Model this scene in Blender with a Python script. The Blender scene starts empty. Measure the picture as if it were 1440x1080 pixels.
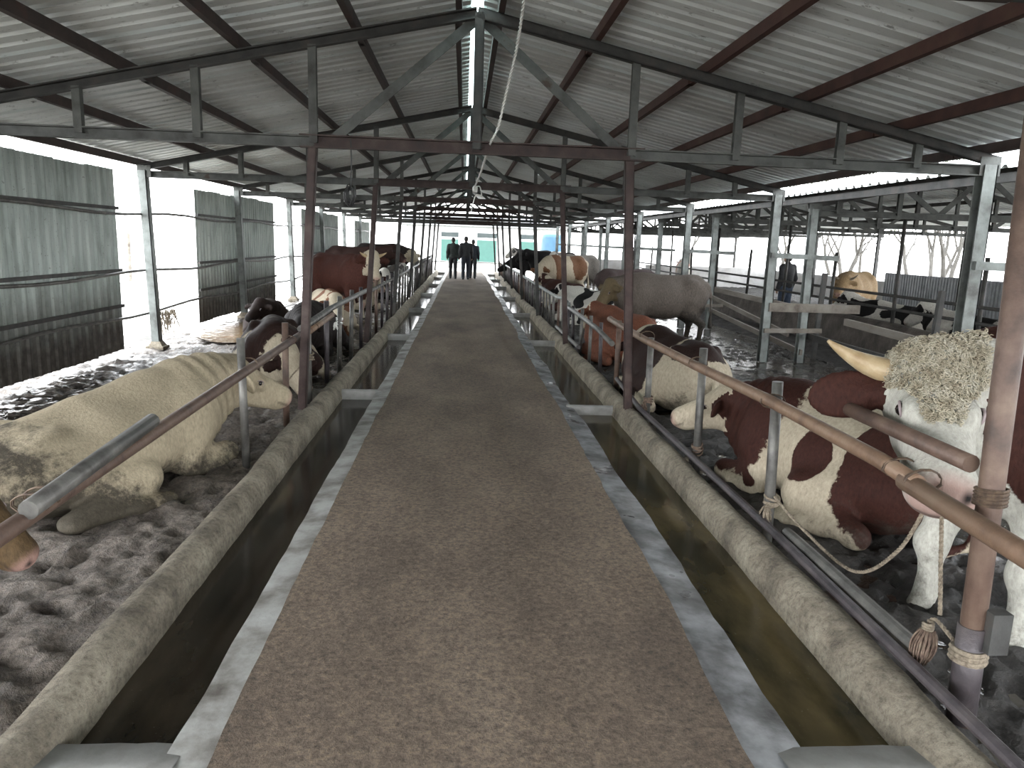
import bpy, math, random
import numpy as np
from mathutils import Matrix, Vector

# ------------------------------------------------------------------ camera
SC = bpy.context.scene
COL = SC.collection
FPX, CX, CY = 1050.0, 720.0, 540.0
VPX, VPY, ROLL, CAMH = 653.0, 337.0, math.radians(1.2), 1.70
def _n(v):
    v = np.array(v, float)
    return v / np.linalg.norm(v)
_yd = _n([(VPX - CX) / FPX, -(VPY - CY) / FPX, -1.0])
_up = np.array([math.sin(ROLL), math.cos(ROLL), 0.0])
_zd = _n(_up - _yd * np.dot(_up, _yd))
_xd = np.cross(_yd, _zd)
CAM_M = np.array([_xd, _yd, _zd])                # camera axes to world axes
cam_data = bpy.data.cameras.new('camera')
cam_data.sensor_fit = 'HORIZONTAL'
cam_data.sensor_width = 36.0
cam_data.lens = FPX * 36.0 / 1440.0
cam_data.clip_end = 400.0
cam = bpy.data.objects.new('camera', cam_data)
COL.objects.link(cam)
m4 = Matrix([list(CAM_M[i]) + [0.0] for i in range(3)] + [[0, 0, 0, 1]])
m4.translation = Vector((0, 0, CAMH))
cam.matrix_world = m4
SC.camera = cam

def ray(px, py):
    return CAM_M @ _n([(px - CX) / FPX, -(py - CY) / FPX, -1.0])
def hit(px, py, ax, val):
    d = ray(px, py)
    c = np.array([0, 0, CAMH])
    return c + d * ((val - c[ax]) / d[ax])

# ------------------------------------------------------------------ world, exposure
wd = bpy.data.worlds.new('overcast_sky')
SC.world = wd
wd.use_nodes = True
wn = wd.node_tree
wn.nodes.clear()
w_out = wn.nodes.new('ShaderNodeOutputWorld')
w_bg = wn.nodes.new('ShaderNodeBackground')
w_tc = wn.nodes.new('ShaderNodeTexCoord')
w_sep = wn.nodes.new('ShaderNodeSeparateXYZ')
w_rmp = wn.nodes.new('ShaderNodeValToRGB')
w_rmp.color_ramp.elements[0].position = 0.0
w_rmp.color_ramp.elements[0].color = (0.97, 0.985, 1.0, 1)
w_rmp.color_ramp.elements[1].position = 0.8
w_rmp.color_ramp.elements[1].color = (0.88, 0.94, 1.0, 1)
wn.links.new(w_tc.outputs['Generated'], w_sep.inputs[0])
wn.links.new(w_sep.outputs['Z'], w_rmp.inputs[0])
wn.links.new(w_rmp.outputs[0], w_bg.inputs['Color'])
w_bg.inputs['Strength'].default_value = 2.2
wn.links.new(w_bg.outputs[0], w_out.inputs['Surface'])
SC.view_settings.view_transform = 'Standard'
SC.view_settings.look = 'None'
SC.view_settings.gamma = 1.0
SC.view_settings.use_curve_mapping = False
SC.view_settings.exposure = 2.5

rnd = random.Random(7)
ORD = ['first', 'second', 'third', 'fourth', 'fifth', 'sixth', 'seventh', 'eighth', 'ninth', 'tenth', 'eleventh', 'twelfth', 'thirteenth', 'fourteenth']

# ------------------------------------------------------------------ numpy noise
def _hash(ix, iy, iz, seed):
    h = (ix.astype(np.int64) * 374761393 + iy.astype(np.int64) * 668265263 + iz.astype(np.int64) * 2147483647 + seed * 1274126177) & 0xffffffff
    h = ((h ^ (h >> 13)) * 1274126177) & 0xffffffff
    h = (h ^ (h >> 16)) & 0xffff
    return h / 65535.0
def vnoise(p, seed=0):
    p = np.asarray(p, float)
    i = np.floor(p)
    f = p - i
    u = f * f * (3 - 2 * f)
    i = i.astype(np.int64)
    r = 0
    for dx in (0, 1):
        wx = u[:, 0] if dx else 1 - u[:, 0]
        for dy in (0, 1):
            wy = u[:, 1] if dy else 1 - u[:, 1]
            for dz in (0, 1):
                wz = u[:, 2] if dz else 1 - u[:, 2]
                r = r + wx * wy * wz * _hash(i[:, 0] + dx, i[:, 1] + dy, i[:, 2] + dz, seed)
    return r
def fbm(p, octv=4, seed=0):
    p = np.asarray(p, float)
    a, s, t = 0.5, 0, 0
    for o in range(octv):
        s = s + a * vnoise(p * 2 ** o + 17.3 * o, seed + o)
        t += a
        a *= 0.5
    return s / t
def n1(t, seed=0, octv=3):
    t = np.atleast_1d(np.asarray(t, float))
    return fbm(np.stack([t, np.zeros_like(t) + seed * 3.7, np.zeros_like(t)], 1), octv, seed) - 0.5

# ------------------------------------------------------------------ materials
def new_mat(name):
    m = bpy.data.materials.new(name)
    m.use_nodes = True
    nt = m.node_tree
    nt.nodes.clear()
    o = nt.nodes.new('ShaderNodeOutputMaterial')
    b = nt.nodes.new('ShaderNodeBsdfPrincipled')
    nt.links.new(b.outputs[0], o.inputs['Surface'])
    return m, nt, b
def coord(nt, kind='Object', scale=(1, 1, 1)):
    tc = nt.nodes.new('ShaderNodeTexCoord')
    mp = nt.nodes.new('ShaderNodeMapping')
    mp.inputs['Scale'].default_value = scale
    nt.links.new(tc.outputs[kind], mp.inputs[0])
    return mp.outputs[0]
def world_pos(nt, scale=(1, 1, 1)):
    g = nt.nodes.new('ShaderNodeNewGeometry')
    mp = nt.nodes.new('ShaderNodeMapping')
    mp.inputs['Scale'].default_value = scale
    nt.links.new(g.outputs['Position'], mp.inputs[0])
    return mp.outputs[0]
def noise(nt, vec, scale, detail=4, rough=0.6):
    n = nt.nodes.new('ShaderNodeTexNoise')
    n.inputs['Scale'].default_value = scale
    n.inputs['Detail'].default_value = detail
    n.inputs['Roughness'].default_value = rough
    nt.links.new(vec, n.inputs['Vector'])
    return n.outputs['Fac']
def ramp(nt, fac, stops):
    r = nt.nodes.new('ShaderNodeValToRGB')
    e = r.color_ramp.elements
    while len(e) > len(stops):
        e.remove(e[-1])
    while len(e) < len(stops):
        e.new(0.5)
    for k, (p, c) in enumerate(stops):
        e[k].position = p
        e[k].color = tuple(c) + (1,) if len(c) == 3 else c
    nt.links.new(fac, r.inputs[0])
    return r.outputs[0]
def mixc(nt, fac, a, b):
    n = nt.nodes.new('ShaderNodeMix')
    n.data_type = 'RGBA'
    for s, v in ((0, fac), (6, a), (7, b)):
        if isinstance(v, (int, float)):
            n.inputs[s].default_value = v
        elif isinstance(v, tuple):
            n.inputs[s].default_value = v + (1,) if len(v) == 3 else v
        else:
            nt.links.new(v, n.inputs[s])
    return n.outputs[2]
def math_n(nt, op, a, b=None):
    n = nt.nodes.new('ShaderNodeMath')
    n.operation = op
    for k, v in enumerate((a, b)):
        if v is None:
            continue
        if isinstance(v, (int, float)):
            n.inputs[k].default_value = v
        else:
            nt.links.new(v, n.inputs[k])
    return n.outputs[0]
def bump(nt, b, h, strength=0.4, dist=0.02):
    n = nt.nodes.new('ShaderNodeBump')
    n.inputs['Strength'].default_value = strength
    n.inputs['Distance'].default_value = dist
    nt.links.new(h, n.inputs['Height'])
    nt.links.new(n.outputs[0], b.inputs['Normal'])

def mottled(name, stops, scale=3.0, rough=0.7, metal=0.0, bumpv=0.25, bdist=0.01, detail=6, vs=(1, 1, 1), world=True, rstops=None):
    m, nt, b = new_mat(name)
    v = world_pos(nt, vs) if world else coord(nt, 'Object', vs)
    f = noise(nt, v, scale, detail)
    nt.links.new(ramp(nt, f, stops), b.inputs['Base Color'])
    if rstops:
        f2 = noise(nt, v, scale * 0.7, 3)
        nt.links.new(ramp(nt, f2, [(p, (c, c, c)) for p, c in rstops]), b.inputs['Roughness'])
    else:
        b.inputs['Roughness'].default_value = rough
    b.inputs['Metallic'].default_value = metal
    if bumpv:
        bump(nt, b, noise(nt, v, scale * 7, 4), bumpv, bdist)
    return m
MAT = {}
MAT['steel_grey'] = mottled('weathered_grey_green_steel', [(0.3, (0.02805, 0.02618, 0.02319)), (0.48, (0.07106, 0.0748, 0.06922)), (0.62, (0.09724, 0.1029, 0.0935)), (0.72, (0.04862, 0.02805, 0.02057))], 5, 0.6)
MAT['steel_dark'] = mottled('dark_weathered_steel', [(0.3, (0.01785, 0.01683, 0.0153)), (0.5, (0.03825, 0.03825, 0.0357)), (0.7, (0.0612, 0.051, 0.04488))], 6, 0.65)
MAT['steel_red'] = mottled('red_oxide_steel', [(0.3, (0.016, 0.010, 0.009)), (0.5, (0.038, 0.020, 0.017)), (0.68, (0.062, 0.042, 0.036))], 6, 0.65)
MAT['purlin_dark'] = mottled('dark_purlin_paint', [(0.3, (0.028, 0.0208, 0.0192)), (0.55, (0.052, 0.036, 0.032)), (0.75, (0.08, 0.04, 0.032))], 4, 0.7)
MAT['purlin_red'] = mottled('red_purlin_paint', [(0.3, (0.03825, 0.01594, 0.01275)), (0.55, (0.07013, 0.02869, 0.02231)), (0.75, (0.08925, 0.051, 0.03188))], 4, 0.7)
MAT['pipe_rust'] = mottled('rusty_brown_pipe', [(0.3, (0.04462, 0.02869, 0.02231)), (0.5, (0.102, 0.06375, 0.04781)), (0.7, (0.153, 0.1051, 0.0765))], 7, 0.55, 0.1)
MAT['pipe_tan'] = mottled('tan_rust_pipe', [(0.3, (0.1008, 0.0612, 0.0396)), (0.5, (0.18, 0.1116, 0.072)), (0.7, (0.216, 0.1512, 0.1044))], 6, 0.55, 0.1)
MAT['pipe_grey'] = mottled('worn_grey_pipe', [(0.3, (0.045, 0.04125, 0.039)), (0.5, (0.105, 0.1013, 0.09375)), (0.7, (0.165, 0.1575, 0.1425))], 7, 0.45, 0.3)
MAT['pipe_violet'] = mottled('dark_violet_pipe', [(0.3, (0.0245, 0.021, 0.0231)), (0.5, (0.0595, 0.0504, 0.0546)), (0.7, (0.091, 0.077, 0.077))], 6, 0.45, 0.2)
MAT['galv'] = mottled('galvanised_post_steel', [(0.3, (0.06324, 0.06324, 0.05797)), (0.5, (0.1581, 0.1739, 0.1634)), (0.66, (0.2108, 0.2319, 0.2213)), (0.78, (0.08432, 0.05797, 0.04216))], 4, 0.5, 0.2)
MAT['wood_rail'] = mottled('weathered_board', [(0.3, (0.072, 0.0585, 0.045)), (0.5, (0.1485, 0.1305, 0.108)), (0.7, (0.189, 0.1755, 0.153))], 5, 0.75, vs=(1, 0.3, 1))
MAT['rope'] = mottled('sisal_rope', [(0.35, (0.117, 0.091, 0.065)), (0.6, (0.273, 0.2275, 0.169))], 60, 0.9, bumpv=0.6)
MAT['rope_red'] = mottled('red_brown_frayed_rope', [(0.35, (0.06, 0.036, 0.027)), (0.55, (0.132, 0.09, 0.066)), (0.7, (0.18, 0.144, 0.102))], 40, 0.9)
MAT['wire'] = mottled('rusty_wire', [(0.4, (0.06, 0.04, 0.03)), (0.6, (0.13, 0.09, 0.06))], 30, 0.6, 0.3, 0)
MAT['white_cord'] = mottled('white_electric_cord', [(0.4, (0.65, 0.64, 0.6)), (0.6, (0.8, 0.8, 0.78))], 20, 0.5, bumpv=0)
MAT['black_wire'] = mottled('black_wire', [(0.4, (0.012, 0.012, 0.012)), (0.6, (0.03, 0.03, 0.03))], 20, 0.5, bumpv=0)

def mat_roof():
    m, nt, b = new_mat('dirty_white_roof_sheet')
    v = world_pos(nt)
    f = noise(nt, v, 0.8, 5)
    c = ramp(nt, f, [(0.3, (0.60, 0.62, 0.61)), (0.5, (0.74, 0.77, 0.76)), (0.7, (0.80, 0.83, 0.83))])
    st = noise(nt, world_pos(nt, (1.6, 6, 2)), 3.6, 7, 0.8)
    s = ramp(nt, st, [(0.0, (0, 0, 0)), (0.58, (0, 0, 0)), (0.66, (1, 1, 1))])
    c2 = mixc(nt, math_n(nt, 'MULTIPLY', s, 0.75), c, (0.10, 0.095, 0.085))
    oi = nt.nodes.new('ShaderNodeObjectInfo')
    rr = ramp(nt, oi.outputs['Random'], [(0, (0.80, 0.79, 0.77)), (1, (1.05, 1.06, 1.06))])
    mm = nt.nodes.new('ShaderNodeMix')
    mm.data_type = 'RGBA'
    mm.blend_type = 'MULTIPLY'
    mm.inputs[0].default_value = 1
    nt.links.new(c2, mm.inputs[6])
    nt.links.new(rr, mm.inputs[7])
    nt.links.new(mm.outputs[2], b.inputs['Base Color'])
    b.inputs['Roughness'].default_value = 0.5
    return m
MAT['roof'] = mat_roof()

def mat_panel():
    m, nt, b = new_mat('green_grey_wall_sheet')
    v = world_pos(nt)
    f = noise(nt, world_pos(nt, (1, 3, 0.6)), 2.2, 6)
    c = ramp(nt, f, [(0.3, (0.19, 0.225, 0.20)), (0.5, (0.32, 0.365, 0.335)), (0.7, (0.40, 0.445, 0.41))])
    # splashed mud: up to about a metre, ragged upper edge
    g = nt.nodes.new('ShaderNodeNewGeometry')
    sp = nt.nodes.new('ShaderNodeSeparateXYZ')
    nt.links.new(g.outputs['Position'], sp.inputs[0])
    h = math_n(nt, 'ADD', sp.outputs['Z'], math_n(nt, 'MULTIPLY', noise(nt, world_pos(nt, (1, 2.5, 1)), 1.6, 6, 0.7), 0.9))
    k = ramp(nt, math_n(nt, 'MULTIPLY', h, 0.5), [(0.36, (1, 1, 1)), (0.80, (0, 0, 0))])
    mudc = ramp(nt, noise(nt, v, 9, 5), [(0.35, (0.035, 0.030, 0.025)), (0.65, (0.11, 0.10, 0.085))])
    spk = ramp(nt, noise(nt, v, 30, 4, 0.7), [(0.62, (0, 0, 0)), (0.68, (1, 1, 1))])
    c = mixc(nt, math_n(nt, 'MULTIPLY', spk, 0.6), c, (0.06, 0.05, 0.045))
    nt.links.new(mixc(nt, k, c, mudc), b.inputs['Base Color'])
    b.inputs['Roughness'].default_value = 0.55
    return m
MAT['panel'] = mat_panel()

def mat_aisle():
    m, nt, b = new_mat('brown_gritty_concrete')
    v = world_pos(nt)
    big = noise(nt, world_pos(nt, (1.0, 0.45, 1)), 1.3, 5)
    fine = noise(nt, v, 42, 5, 0.75)
    c1 = ramp(nt, big, [(0.3, (0.085, 0.060, 0.041)), (0.5, (0.145, 0.106, 0.074)), (0.7, (0.20, 0.152, 0.110))])
    c2 = ramp(nt, fine, [(0.3, (0.25, 0.24, 0.24)), (0.52, (0.95, 0.95, 0.95)), (0.75, (1.75, 1.7, 1.6))])
    mm = nt.nodes.new('ShaderNodeMix')
    mm.data_type = 'RGBA'
    mm.blend_type = 'MULTIPLY'
    mm.inputs[0].default_value = 1
    nt.links.new(c1, mm.inputs[6])
    nt.links.new(c2, mm.inputs[7])
    st = ramp(nt, noise(nt, v, 110, 3, 0.6), [(0.70, (0, 0, 0)), (0.74, (1, 1, 1))])
    nt.links.new(mixc(nt, math_n(nt, 'MULTIPLY', st, 0.5), mm.outputs[2], (0.42, 0.34, 0.24)), b.inputs['Base Color'])
    b.inputs['Roughness'].default_value = 0.85
    bump(nt, b, fine, 0.9, 0.02)
    return m
MAT['aisle'] = mat_aisle()
MAT['strip'] = mottled('pale_smoothed_mortar', [(0.30, (0.055, 0.046, 0.036)), (0.42, (0.17, 0.16, 0.145)), (0.55, (0.30, 0.295, 0.28)), (0.7, (0.38, 0.38, 0.37))], 3.6, 0.6, rstops=[(0.35, 0.35), (0.6, 0.75)])
MAT['strip_wet'] = mottled('damp_grey_mortar', [(0.30, (0.03, 0.028, 0.026)), (0.45, (0.10, 0.10, 0.10)), (0.58, (0.23, 0.232, 0.24)), (0.72, (0.34, 0.345, 0.36))], 3.4, 0.5, rstops=[(0.35, 0.2), (0.62, 0.7)])
def mat_rim():
    m, nt, b = new_mat('rough_beige_concrete')
    v = world_pos(nt)
    c = ramp(nt, noise(nt, v, 3.2, 7, 0.7), [(0.28, (0.065, 0.053, 0.039)), (0.45, (0.215, 0.183, 0.138)), (0.68, (0.38, 0.335, 0.26))])
    fine = noise(nt, v, 34, 7, 0.8)
    mm = nt.nodes.new('ShaderNodeMix')
    mm.data_type = 'RGBA'
    mm.blend_type = 'MULTIPLY'
    mm.inputs[0].default_value = 1
    nt.links.new(c, mm.inputs[6])
    nt.links.new(ramp(nt, fine, [(0.32, (0.45, 0.44, 0.42)), (0.5, (1, 1, 1)), (0.7, (1.35, 1.35, 1.3))]), mm.inputs[7])
    nt.links.new(mm.outputs[2], b.inputs['Base Color'])
    b.inputs['Roughness'].default_value = 0.9
    bump(nt, b, fine, 0.9, 0.03)
    return m
MAT['rim'] = mat_rim()
MAT['trough'] = mottled('silty_trough_concrete', [(0.3, (0.03, 0.024, 0.018)), (0.5, (0.075, 0.06, 0.042)), (0.7, (0.13, 0.105, 0.075))], 4.0, 0.7)
MAT['partition'] = mottled('grey_partition_concrete', [(0.3, (0.154, 0.147, 0.1365)), (0.55, (0.266, 0.259, 0.2485)), (0.75, (0.322, 0.315, 0.308))], 4.0, 0.8)
MAT['wallwhite'] = mottled('whitewashed_block', [(0.3, (0.45, 0.44, 0.42)), (0.55, (0.62, 0.61, 0.6)), (0.75, (0.7, 0.7, 0.69))], 2.0, 0.8)
MAT['ground_out'] = mottled('pale_wet_yard_earth', [(0.36, (0.035, 0.030, 0.024)), (0.46, (0.10, 0.09, 0.075)), (0.54, (0.32, 0.30, 0.265)), (0.7, (0.44, 0.42, 0.38))], 0.8, 0.7, rstops=[(0.4, 0.2), (0.6, 0.8)])

def mat_mud(name, dark, mid, light, wet):
    m, nt, b = new_mat(name)
    v = world_pos(nt)
    f = noise(nt, v, 3.0, 7, 0.7)
    c = ramp(nt, f, [(0.3, dark), (0.5, mid), (0.7, light)])
    st = ramp(nt, noise(nt, v, 26, 5, 0.7), [(0.30, (0.35, 0.35, 0.36)), (0.6, (1.1, 1.1, 1.1))])
    mm = nt.nodes.new('ShaderNodeMix')
    mm.data_type = 'RGBA'
    mm.blend_type = 'MULTIPLY'
    mm.inputs[0].default_value = 1
    nt.links.new(c, mm.inputs[6])
    nt.links.new(st, mm.inputs[7])
    nt.links.new(mm.outputs[2], b.inputs['Base Color'])
    at = nt.nodes.new('ShaderNodeAttribute')
    at.attribute_name = 'wet'
    r = math_n(nt, 'ADD', at.outputs['Fac'], math_n(nt, 'MULTIPLY', noise(nt, v, 5, 4), 0.5))
    rr = ramp(nt, math_n(nt, 'MULTIPLY', r, 0.66), [(0.2, (0.85, 0.85, 0.85)), (0.75, (wet, wet, wet))])
    nt.links.new(rr, b.inputs['Roughness'])
    bump(nt, b, noise(nt, v, 17, 6, 0.75), 1.0, 0.06)
    return m
MAT['mud'] = mat_mud('trampled_mud', (0.09, 0.073, 0.060), (0.20, 0.166, 0.138), (0.31, 0.265, 0.225), 0.15)
MAT['mud_dark'] = mat_mud('black_wet_manure', (0.014, 0.012, 0.010), (0.032, 0.027, 0.023), (0.06, 0.052, 0.044), 0.10)
def mat_water(name, col, rough=0.03):
    m, nt, b = new_mat(name)
    v = world_pos(nt)
    nt.links.new(ramp(nt, noise(nt, v, 1.5, 4), [(0.35, tuple(0.6 * c for c in col)), (0.65, col)]), b.inputs['Base Color'])
    b.inputs['Roughness'].default_value = rough
    b.inputs['IOR'].default_value = 1.33
    bump(nt, b, noise(nt, v, 6, 4), 0.35, 0.03)
    return m
MAT['puddle'] = mat_water('murky_puddle_water', (0.05, 0.042, 0.033), 0.06)
MAT['puddle_tan'] = mat_water('tan_puddle_water', (0.20, 0.135, 0.075), 0.12)
MAT['puddle_tan'].node_tree.nodes['Principled BSDF'].inputs['Specular IOR Level'].default_value = 0.12
def mat_trough_water(name, a, c):
    m, nt, b = new_mat(name)
    v = world_pos(nt, (1.6, 0.6, 1))
    nt.links.new(ramp(nt, noise(nt, v, 2.0, 5), [(0.35, a), (0.62, c)]), b.inputs['Base Color'])
    b.inputs['Roughness'].default_value = 0.12
    b.inputs['IOR'].default_value = 1.33
    sp = ramp(nt, noise(nt, world_pos(nt), 60, 3), [(0.70, (0.12, 0.12, 0.12)), (0.74, (0.8, 0.8, 0.8))])
    nt.links.new(sp, b.inputs['Roughness'])
    return m
MAT['tw_left'] = mat_trough_water('dark_trough_water', (0.012, 0.010, 0.007), (0.045, 0.035, 0.024))
MAT['tw_right'] = mat_trough_water('olive_trough_water', (0.018, 0.017, 0.010), (0.10, 0.075, 0.035))
def mat_ridge():
    m, nt, b = new_mat('translucent_ridge_sheet')
    b.inputs['Base Color'].default_value = (0.72, 0.88, 0.84, 1)
    b.inputs['Roughness'].default_value = 0.4
    tr = nt.nodes.new('ShaderNodeBsdfTranslucent')
    nz = noise(nt, world_pos(nt, (1, 0.5, 1)), 2, 4)
    nt.links.new(ramp(nt, nz, [(0.35, (0.5, 0.68, 0.64)), (0.65, (0.8, 0.95, 0.92))]), tr.inputs['Color'])
    mx = nt.nodes.new('ShaderNodeMixShader')
    mx.inputs[0].default_value = 0.75
    nt.links.new(b.outputs[0], mx.inputs[1])
    nt.links.new(tr.outputs[0], mx.inputs[2])
    o = [n for n in nt.nodes if n.type == 'OUTPUT_MATERIAL'][0]
    nt.links.new(mx.outputs[0], o.inputs['Surface'])
    return m
MAT['ridge'] = mat_ridge()

# ------------------------------------------------------------------ mesh helpers
class MB:
    def __init__(s):
        s.v, s.f = [], []
    def add(s, vs, fs):
        o = len(s.v)
        s.v.extend([tuple(map(float, p)) for p in vs])
        s.f.extend([tuple(i + o for i in f) for f in fs])
        return s
    def box(s, lo, hi):
        x0, y0, z0 = lo
        x1, y1, z1 = hi
        return s.add([(x0, y0, z0), (x1, y0, z0), (x1, y1, z0), (x0, y1, z0), (x0, y0, z1), (x1, y0, z1), (x1, y1, z1), (x0, y1, z1)],
                     [(0, 3, 2, 1), (4, 5, 6, 7), (0, 1, 5, 4), (1, 2, 6, 5), (2, 3, 7, 6), (3, 0, 4, 7)])
    def bar(s, a, b, w, h, up=(0, 0, 1)):
        a, b = np.array(a, float), np.array(b, float)
        d = _n(b - a)
        u = np.array(up, float)
        if abs(np.dot(d, u)) > 0.98:
            u = np.array([0, 1.0, 0])
        sd = _n(np.cross(d, u))
        u = np.cross(sd, d)
        vs = []
        for p in (a, b):
            for i, j in ((-1, -1), (1, -1), (1, 1), (-1, 1)):
                vs.append(p + sd * w / 2 * i + u * h / 2 * j)
        return s.add(vs, [(0, 1, 2, 3), (7, 6, 5, 4), (0, 4, 5, 1), (1, 5, 6, 2), (2, 6, 7, 3), (3, 7, 4, 0)])
    def channel(s, a, b, w, h, t=0.012, up=(0, 0, 1)):
        # rolled C section: web and two flanges
        a, b = np.array(a, float), np.array(b, float)
        d = _n(b - a)
        u = np.array(up, float)
        if abs(np.dot(d, u)) > 0.98:
            u = np.array([0, 1.0, 0])
        sd = _n(np.cross(d, u))
        u = np.cross(sd, d)
        s.bar(a - sd * (w / 2 - t / 2), b - sd * (w / 2 - t / 2), t, h, up)
        s.bar(a + u * (h / 2 - t / 2), b + u * (h / 2 - t / 2), w, t, up)
        return s.bar(a - u * (h / 2 - t / 2), b - u * (h / 2 - t / 2), w, t, up)
    def tube(s, path, r, n=8, caps=True, closed=False):
        P = [np.array(p, float) for p in path]
        R = r if hasattr(r, '__len__') else [r] * len(P)
        base = len(s.v)
        prev = None
        for k, p in enumerate(P):
            if closed:
                d = _n(P[(k + 1) % len(P)] - P[k - 1])
            else:
                d = _n(P[min(k + 1, len(P) - 1)] - P[max(k - 1, 0)])
            if prev is None:
                u = np.array([0, 0, 1.0]) if abs(d[2]) < 0.9 else np.array([1.0, 0, 0])
            else:
                u = prev
            sd = _n(np.cross(d, u))
            u = _n(np.cross(sd, d))
            prev = u
            for i in range(n):
                a = 2 * math.pi * i / n
                s.v.append(tuple(p + (sd * math.cos(a) + u * math.sin(a)) * R[k]))
        L = len(P)
        for k in range(L if closed else L - 1):
            k2 = (k + 1) % L
            for i in range(n):
                j = (i + 1) % n
                s.f.append((base + k * n + i, base + k * n + j, base + k2 * n + j, base + k2 * n + i))
        if caps and not closed:
            s.f.append(tuple(base + i for i in reversed(range(n))))
            s.f.append(tuple(base + (L - 1) * n + i for i in range(n)))
        return s
    def mesh(s, name, smooth=False):
        me = bpy.data.meshes.new(name)
        me.from_pydata(s.v, [], s.f)
        me.update()
        if smooth:
            me.polygons.foreach_set('use_smooth', [len(f) <= 4 for f in s.f])
        return me
def tag(o, label=None, category=None, group=None, kind=None):
    if label: o['label'] = label
    if category: o['category'] = category
    if group: o['group'] = group
    if kind: o['kind'] = kind
    return o
def obj(name, me, mat=None, parent=None, loc=None, smooth=False, **kw):
    if isinstance(me, MB):
        me = me.mesh(name, smooth)
    if mat is not None and len(me.materials) == 0:
        me.materials.append(MAT[mat] if isinstance(mat, str) else mat)
    o = bpy.data.objects.new(name, me)
    COL.objects.link(o)
    if parent is not None: o.parent = parent
    if loc is not None: o.location = loc
    return tag(o, **kw)
def empty(name, loc=(0, 0, 0), rz=0.0, **kw):
    o = bpy.data.objects.new(name, None)
    o.empty_display_size = 0.1
    COL.objects.link(o)
    o.location = loc
    o.rotation_euler = (0, 0, rz)
    return tag(o, **kw)
def copy_tree(o, parent=None):
    c = o.copy()
    COL.objects.link(c)
    if parent is not None: c.parent = parent
    for ch in list(o.children):
        copy_tree(ch, c)
    return c
def smooth_path(pts, n=6):
    P = [np.array(p, float) for p in pts]
    out = []
    for i in range(len(P) - 1):
        p0, p1, p2, p3 = P[max(i - 1, 0)], P[i], P[i + 1], P[min(i + 2, len(P) - 1)]
        for k in range(n):
            t = k / n
            out.append(0.5 * ((2 * p1) + (-p0 + p2) * t + (2 * p0 - 5 * p1 + 4 * p2 - p3) * t * t + (-p0 + 3 * p1 - 3 * p2 + p3) * t ** 3))
    out.append(P[-1])
    return out

# ================================================================== THE SETTING
XL, XR, XC = -4.75, 4.90, 0.075
TY = [-2.4, 2.3, 7.0, 11.8, 16.5, 21.2, 25.9, 30.6, 35.3, 40.0]
ZB, ZRIDGE, SLOPE = 2.50, 3.64, 0.215
ROOF0, ROOF1 = -5.2, 40.6
PEN_Z = -0.08
def ztop(x, xc=XC, zr=ZRIDGE):
    return zr - abs(x - xc) * SLOPE

# ---- ground outside (one big sheet with a hole is not needed: it lies below everything)
g = MB()
gx = np.concatenate([[-160, -70, -30], np.linspace(-16, -4.9, 23), [-4, 20, 40, 90, 160]])
gy = np.concatenate([[-120, -40, -12], np.linspace(-6, 60, 67), [80, 120, 220]])
vs, fs = [], []
P = np.array([(x, y, 0) for y in gy for x in gx])
zz = -0.16 + 0.10 * (fbm(P * 0.55, 4, 3) - 0.5)
zz[(P[:, 0] > -5)] = -0.26
for k, p in enumerate(P):
    vs.append((p[0], p[1], zz[k]))
nx = len(gx)
for j in range(len(gy) - 1):
    for i in range(nx - 1):
        a = j * nx + i
        fs.append((a, a + 1, a + 1 + nx, a + nx))
g.add(vs, fs)
obj('ground', g, 'ground_out', smooth=True, kind='structure', label='pale wet earth of the yard around the barn')

# ---- aisle slab with slightly wavering edges
ys = np.arange(-13.0, 41.01, 0.12)
EL = -0.80 + 0.035 * n1(ys * 0.9, 1) + 0.02 * n1(ys * 5, 2)
ER = 1.02 + 0.10 * n1(ys * 0.55, 3) + 0.03 * n1(ys * 4, 4)
def strip_mesh(ys, xa, xb, za, zb, ncol=2, under=0.05):
    m = MB()
    vs, fs = [], []
    for k, y in enumerate(ys):
        for c in range(ncol + 1):
            t = c / ncol
            vs.append((xa[k] * (1 - t) + xb[k] * t, y, za[k] * (1 - t) + zb[k] * t))
        vs.append((xb[k], y, zb[k] - under))
        vs.append((xa[k], y, za[k] - under))
    n = ncol + 3
    for k in range(len(ys) - 1):
        for c in range(n):
            d = (c + 1) % n
            fs.append((k * n + c, k * n + d, (k + 1) * n + d, (k + 1) * n + c))
    fs.append(tuple(range(n))[::-1]); fs.append(tuple((len(ys) - 1) * n + c for c in range(n)))
    return m.add(vs, fs)
o0 = np.zeros_like(ys)
obj('floor', strip_mesh(ys, EL + 0.0, ER - 0.0, o0 + 0.012, o0 + 0.012, 10, 0.30), 'aisle', kind='structure', label='brown gritty concrete feeding aisle between the troughs')
SLo = -0.945 + 0.03 * n1(ys * 1.1, 5) + 0.02 * n1(ys * 4, 6)
SRo = 1.20 + 0.10 * n1(ys * 0.7, 7) + 0.03 * n1(ys * 5, 8)
obj('trim_1', strip_mesh(ys, SLo, EL + 0.005, o0 - 0.01 + 0.012 * n1(ys, 9), o0 + 0.002, 3, 0.30), 'strip', smooth=False, kind='structure', label='pale mortar edging between aisle and trough beside the cream bull')
obj('trim_2', strip_mesh(ys, ER - 0.005, SRo, o0 + 0.002, o0 - 0.02 + 0.012 * n1(ys, 10), 3, 0.30), 'strip_wet', kind='structure', label='damp grey mortar edging between aisle and trough of the curly bull')

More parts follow.
